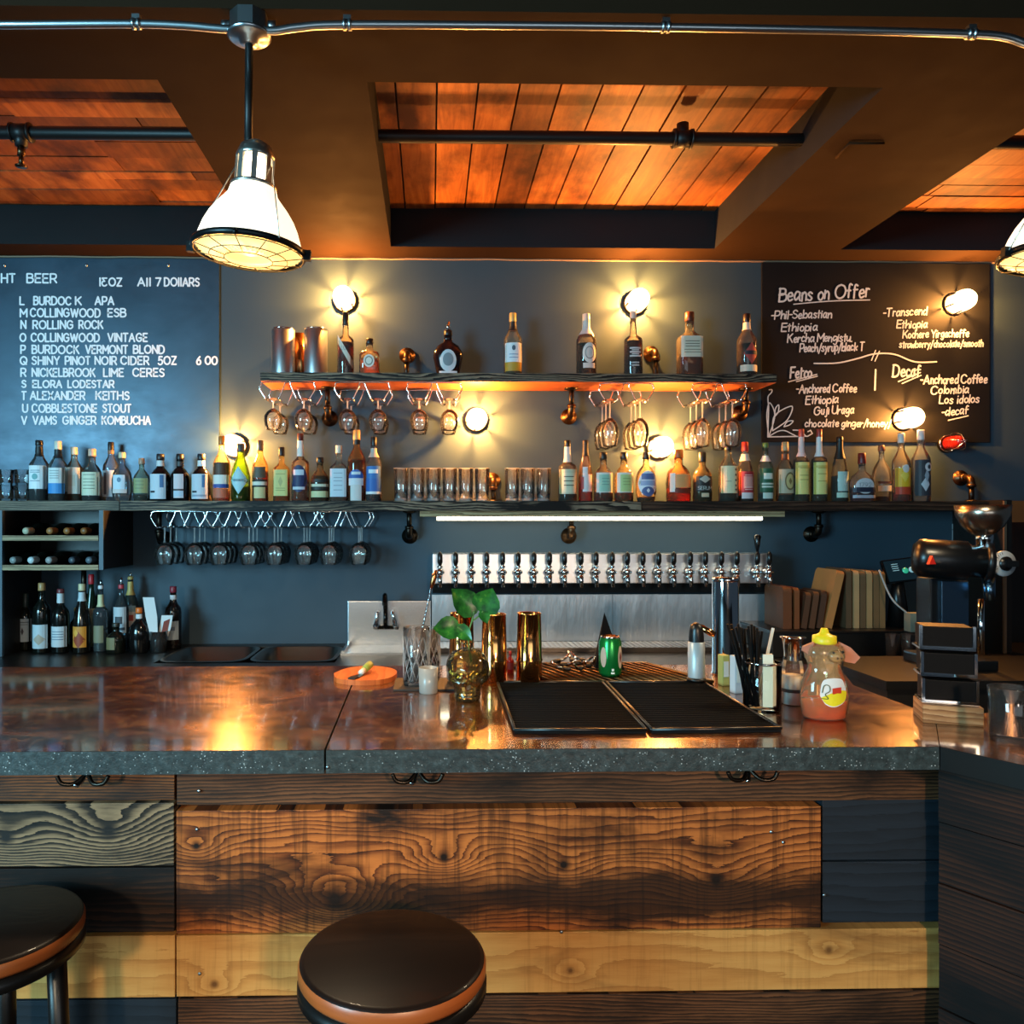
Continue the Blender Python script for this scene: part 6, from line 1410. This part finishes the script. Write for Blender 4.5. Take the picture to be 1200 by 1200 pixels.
m = MB(); fr = Vector((.34, -.94, 0)); rt = Vector((.94, .34, 0)); m.add([lo + rt * a + Vector((0, 0, b)) + fr * .0 for a, b in tr_] + [lo + rt * a * 1 + Vector((0, 0, b)) - fr * .012 for a, b in tr_], [(0, 1, 2), (5, 4, 3), (0, 1, 4, 3), (1, 2, 5, 4), (2, 0, 3, 5)]); m.build('red_triangle_emblem', plain('#d8281c', .4), gr, local=True)
m = MB().lathe([(.028, gz(644) - cy + cy), (.028, gz(634)), (.03, gz(633)), (.03, gz(627)), (.024, gz(626))], 24, M=Matrix.Translation((gX(1147), -.03, 0))); m.build('neck', M_CHROME, gr, local=True)
hx = gX(1145); z1 = gz(628); z2 = gz(598)
MB().lathe([(.026, z1), (.045, z1 + .012), (.068, z1 + .035), (.088, z1 + .075), (.092, z2 + .02), (.090, z2 + .02), (.06, z1 + .04), (.024, z1 + .012)], 36, M=Matrix.Translation((hx, -.03, 0))).build('hopper', steel('hopper_steel', '#b9a898', .25), gr, local=True)
m = MB().tube([(gX(1150), -.04, gz(678)), (gX(1150), -.045, gz(705))], [.022, .018], 16); m.build('spout', steel('blue_steel', '#6f8ca4', .25), gr, local=True)
m = MB().tube([(gX(1156), .03, gz(705)), (gX(1156), .03, .04)], .012, 12); m.build('post', M_CHROME, gr, local=True)

# dark box with the cutting boards on it
YC_ = 3.62
x_a, x_b = at(905, 745, 3.5).x, at(1082, 745, 3.5).x; zbx = at(950, 740, 3.55).z
ck = thing('black_cabinet', 'low black cabinet on the back counter carrying the wooden boards', 'cabinet', ((x_a + x_b) / 2, 3.7, ZC))
MB().bounds((x_a, 3.5, ZC + .001), (x_b, 3.85, zbx), bev=.004).build('body', plain('#0e0d0d', .4), ck)
MB().bounds((x_a - .004, 3.49, zbx + .0005), (x_b + .004, 3.855, zbx + .01), bev=.002).build('top', plain('#1a1310', .35), ck)
zbd = zbx + .0105
def board_(px, py0, wpx, col, lb, lean=0.0, Y=3.66, depth=.2, name='serving_board', var=.25):
    tp = at(px, py0, Y - .05); h = tp.z - zbd; t = wpx * Y / F
    th = thing(name, lb, 'board', (tp.x, Y, zbd), 'wooden boards on the cabinet')
    sh_ = Matrix.Translation((abs(lean) * t * .0, 0, 0)) @ Matrix.Rotation(lean, 4, 'Y')
    poly = []
    r = .022; d = depth; hh = h / max(math.cos(lean), .5) - (abs(math.sin(lean)) * t)
    for cx_, cz_, a0 in ((-d / 2 + r, hh - r, PI / 2), (d / 2 - r, hh - r, 0)):
        pass
    pts = [(-d / 2, 0), (d / 2, 0)] + [(d / 2 - r + r * math.cos(a), hh - r + r * math.sin(a)) for a in (0, PI / 8, PI / 4, 3 * PI / 8, PI / 2)] + [(-d / 2 + r + r * math.cos(a), hh - r + r * math.sin(a)) for a in (PI / 2, 5 * PI / 8, 3 * PI / 4, 7 * PI / 8, PI)]
    n = len(pts); off = t / 2 if lean <= 0 else -t / 2
    x0 = 0 if lean == 0 else 0
    vs = [(-t / 2, y, zz_) for y, zz_ in pts] + [(t / 2, y, zz_) for y, zz_ in pts]
    M = Matrix.Translation((0, 0, abs(math.sin(lean)) * t / 2)) @ sh_
    MB().add(vs, [list(range(n))[::-1], list(range(n, 2 * n))] + [(i, (i + 1) % n, n + (i + 1) % n, n + i) for i in range(n)], 0, False, M).build('plank', plain(col, .6, var=var), th, local=True)
board_(917, 687, 10, '6a3a1c', 'reddish brown wooden board upright at the outer end of the stack', 0)
board_(928, 688, 6, '7a4420', 'second reddish brown board upright from the tap end', 0)
board_(936, 693, 6.5, '53331f', 'dark board leaning in front of the light one, first of three', .15)
board_(945, 692, 6.5, '5d3a24', 'dark board leaning in front of the light one, second of three', .15)
board_(954, 691, 6.5, '4d3020', 'dark board leaning in front of the light one, third of three', .15)
board_(964, 667, 9, 'b87c44', 'light orange brown board leaning at an angle above the dark ones', .23)
for i, (px, col, py) in enumerate(((988, '5b4630', 666), (997, 'b89468', 668), (1004.5, '6a5238', 669), (1012, 'b08e62', 668), (1020, '7c5f3e', 669), (1027, '8c6c46', 669))):
    board_(px, py, 6.4, col, f'upright wooden board in the tight row, {ORD[i]} after the leaning light board', 0, 3.68)
# payment terminal with its lit screen
q = at(1056, 690, 3.6); tm = thing('card_terminal', 'small tilted payment screen beside the grinder', 'terminal', (q.x, 3.6, zbd))
w_ = 42 * 3.6 / F; zt_s = at(1056, 655, 3.6).z - zbd; zb_s = at(1056, 683, 3.55).z - zbd
TS = Matrix.Translation((0, 0, (zt_s + zb_s) / 2)) @ Matrix.Rotation(-.12, 4, 'Y') @ Matrix.Rotation(-.35, 4, 'X'); hs_ = zt_s - zb_s
MB().box((0, 0, 0), (w_, .02, hs_ * 1.05), M=TS, bev=.004).build('case', plain('#0b0c0e', .2), tm, local=True)
m = MB().box((0, -.0108, 0), (w_ * .92, .001, hs_ * .92), M=TS); m.build('screen', plain('#0c1418', .1, emit='#1c3440', es=.35), tm, local=True)
m = MB()
for cx_, mi in ((.012, 0), (.042, 1)): m.lathe([(0, .0), (.014, .0), (.014, .001), (0, .001)], 20, mat=mi, M=TS @ align((cx_, -.0118, -.005), (0, -1, 0)))
for i in range(4): m.box((-.03, -.0118, .03 - i * .01), (.03, .0006, .003), 1, M=TS)
m.build('screen_icons', [plain('#2a9c78', .3, emit='#2fae88', es=.6), plain('#8ab4bc', .3, emit='#8ab4bc', es=.5)], tm, local=True)
MB().tube([(0, .02, 0), (0, .03, (zt_s + zb_s) / 2)], [.05, .02], 16).build('stand', plain('#0c0c0d', .3), tm, local=True)
cb2 = MB().tube(catmull([tuple(at(1030, 668, 3.56)), tuple(at(1044, 700, 3.5)), tuple(at(1060, 716, 3.48)), tuple(at(1072, 722, 3.48)), tuple(at(1080, 708, 3.5))], 6), .004, 8).build('cable', plain('#9aa4a8', .5)); tag(cb2, 'thin grey cable looping below the payment screen', 'cable')
q = at(1076, 738, 3.45); bx = MB().box((0, 0, .042), (.075, .05, .084), bev=.003).build('small_box', plain('#7d8070', .6), None, (q.x, 3.47, zbd + .0)); tag(bx, 'small beige box beside the grinder', 'box')
used = [False]; hg = thing('highball_glass', '', 'glass', (0, 0, 0), 'dim glasses below the payment screen')
MB().shell([(.026, 0), (.029, .12)], .0016, 12, .008).build('cup', M_GL, hg, local=True)
x_g0 = at(1036, 760, 3.36).x
for i, px in enumerate((1046, 1064)):
    place(hg, used, (at(px, 750, 3.40).x, 3.40, ZC), f'dim ribbed glass below the payment screen, {ORD[i]} from the boards')
# tall dark cabinet at the end of the wall, with a sheet of notes
x_p = at(1171, 700, 3.62).x
tc = thing('tall_cabinet', 'tall black cabinet frame at the shelf end beside the grinder', 'cabinet', (x_p + .3, 3.7, 0))
MB().bounds((x_p, 3.60, ZC + .001), (x_p + .045, W - .002, ZL + .004)).build('side', plain('#1a1512', .4), tc)
MB().bounds((x_p + .001, 3.588, ZC + .001), (x_p + .012, 3.599, ZL)).build('edge_strip', plain('#5d4c3c', .4), tc)
MB().bounds((x_p + .046, W - .03, ZC + .001), (x_p + 1.2, W - .002, ZL)).build('back', M_BLACK, tc)
MB().bounds((x_p + .046, 3.60, ZL - .10), (x_p + 1.2, 3.63, ZL)).build('top_rail', plain('#8a4a1e', .5, var=.3), tc)
n0, n1 = at(1155, 668, W - .01), at(1185, 614, W - .01)
nt = thing('paper_notes', 'white sheet of handwritten notes pinned to the wall behind the hopper', 'notes', (n0.x, W - .003, n0.z))
MB().bounds((n0.x, W - .005, n0.z), (min(n1.x, x_p - .003), W - .002, n1.z)).build('sheet', plain('#8c949a', .8), nt)
m = MB()
for i in range(5):
    zz_ = n1.z - .03 - i * .038
    ribbon(m, [(n0.x + .018 + (min(n1.x, x_p) - n0.x - .04) * k / 14, zz_ + R.uniform(-.005, .005)) for k in range(15 - (i % 3) * 4)], .003, lambda a, b: (a, W - .0056, b))
m.build('handwriting', plain('#3a4046', .8), nt)

# ------------------------------------------------------------------ pieces that belong to a part of their thing
SUBPART = {'dial_knob': 'dial', 'dial_marks': 'dial', 'wire_guard': 'lens', 'faucet_lever': 'faucet', 'lever_collar': 'lever', 'eye': 'body', 'nostril': 'body', 'label_drawing': 'label',
           'screen_icons': 'case', 'screen': 'case', 'pour_spout': 'cap', 'ray_strip': 'jar', 'ferrule': 'handle', 'picture': 'sheet', 'handwriting': 'sheet', 'print': 'box', 'red_triangle_emblem': 'motor_housing'}
base = lambda o: o.name.split('.')[0]
for t_ in [o for o in C.objects if o.get('category') and o.children]:
    parts = list(t_.children)
    for o in parts:
        host = next((p for p in parts if base(p) == SUBPART.get(base(o))), None)
        if host is not None: o.parent = host
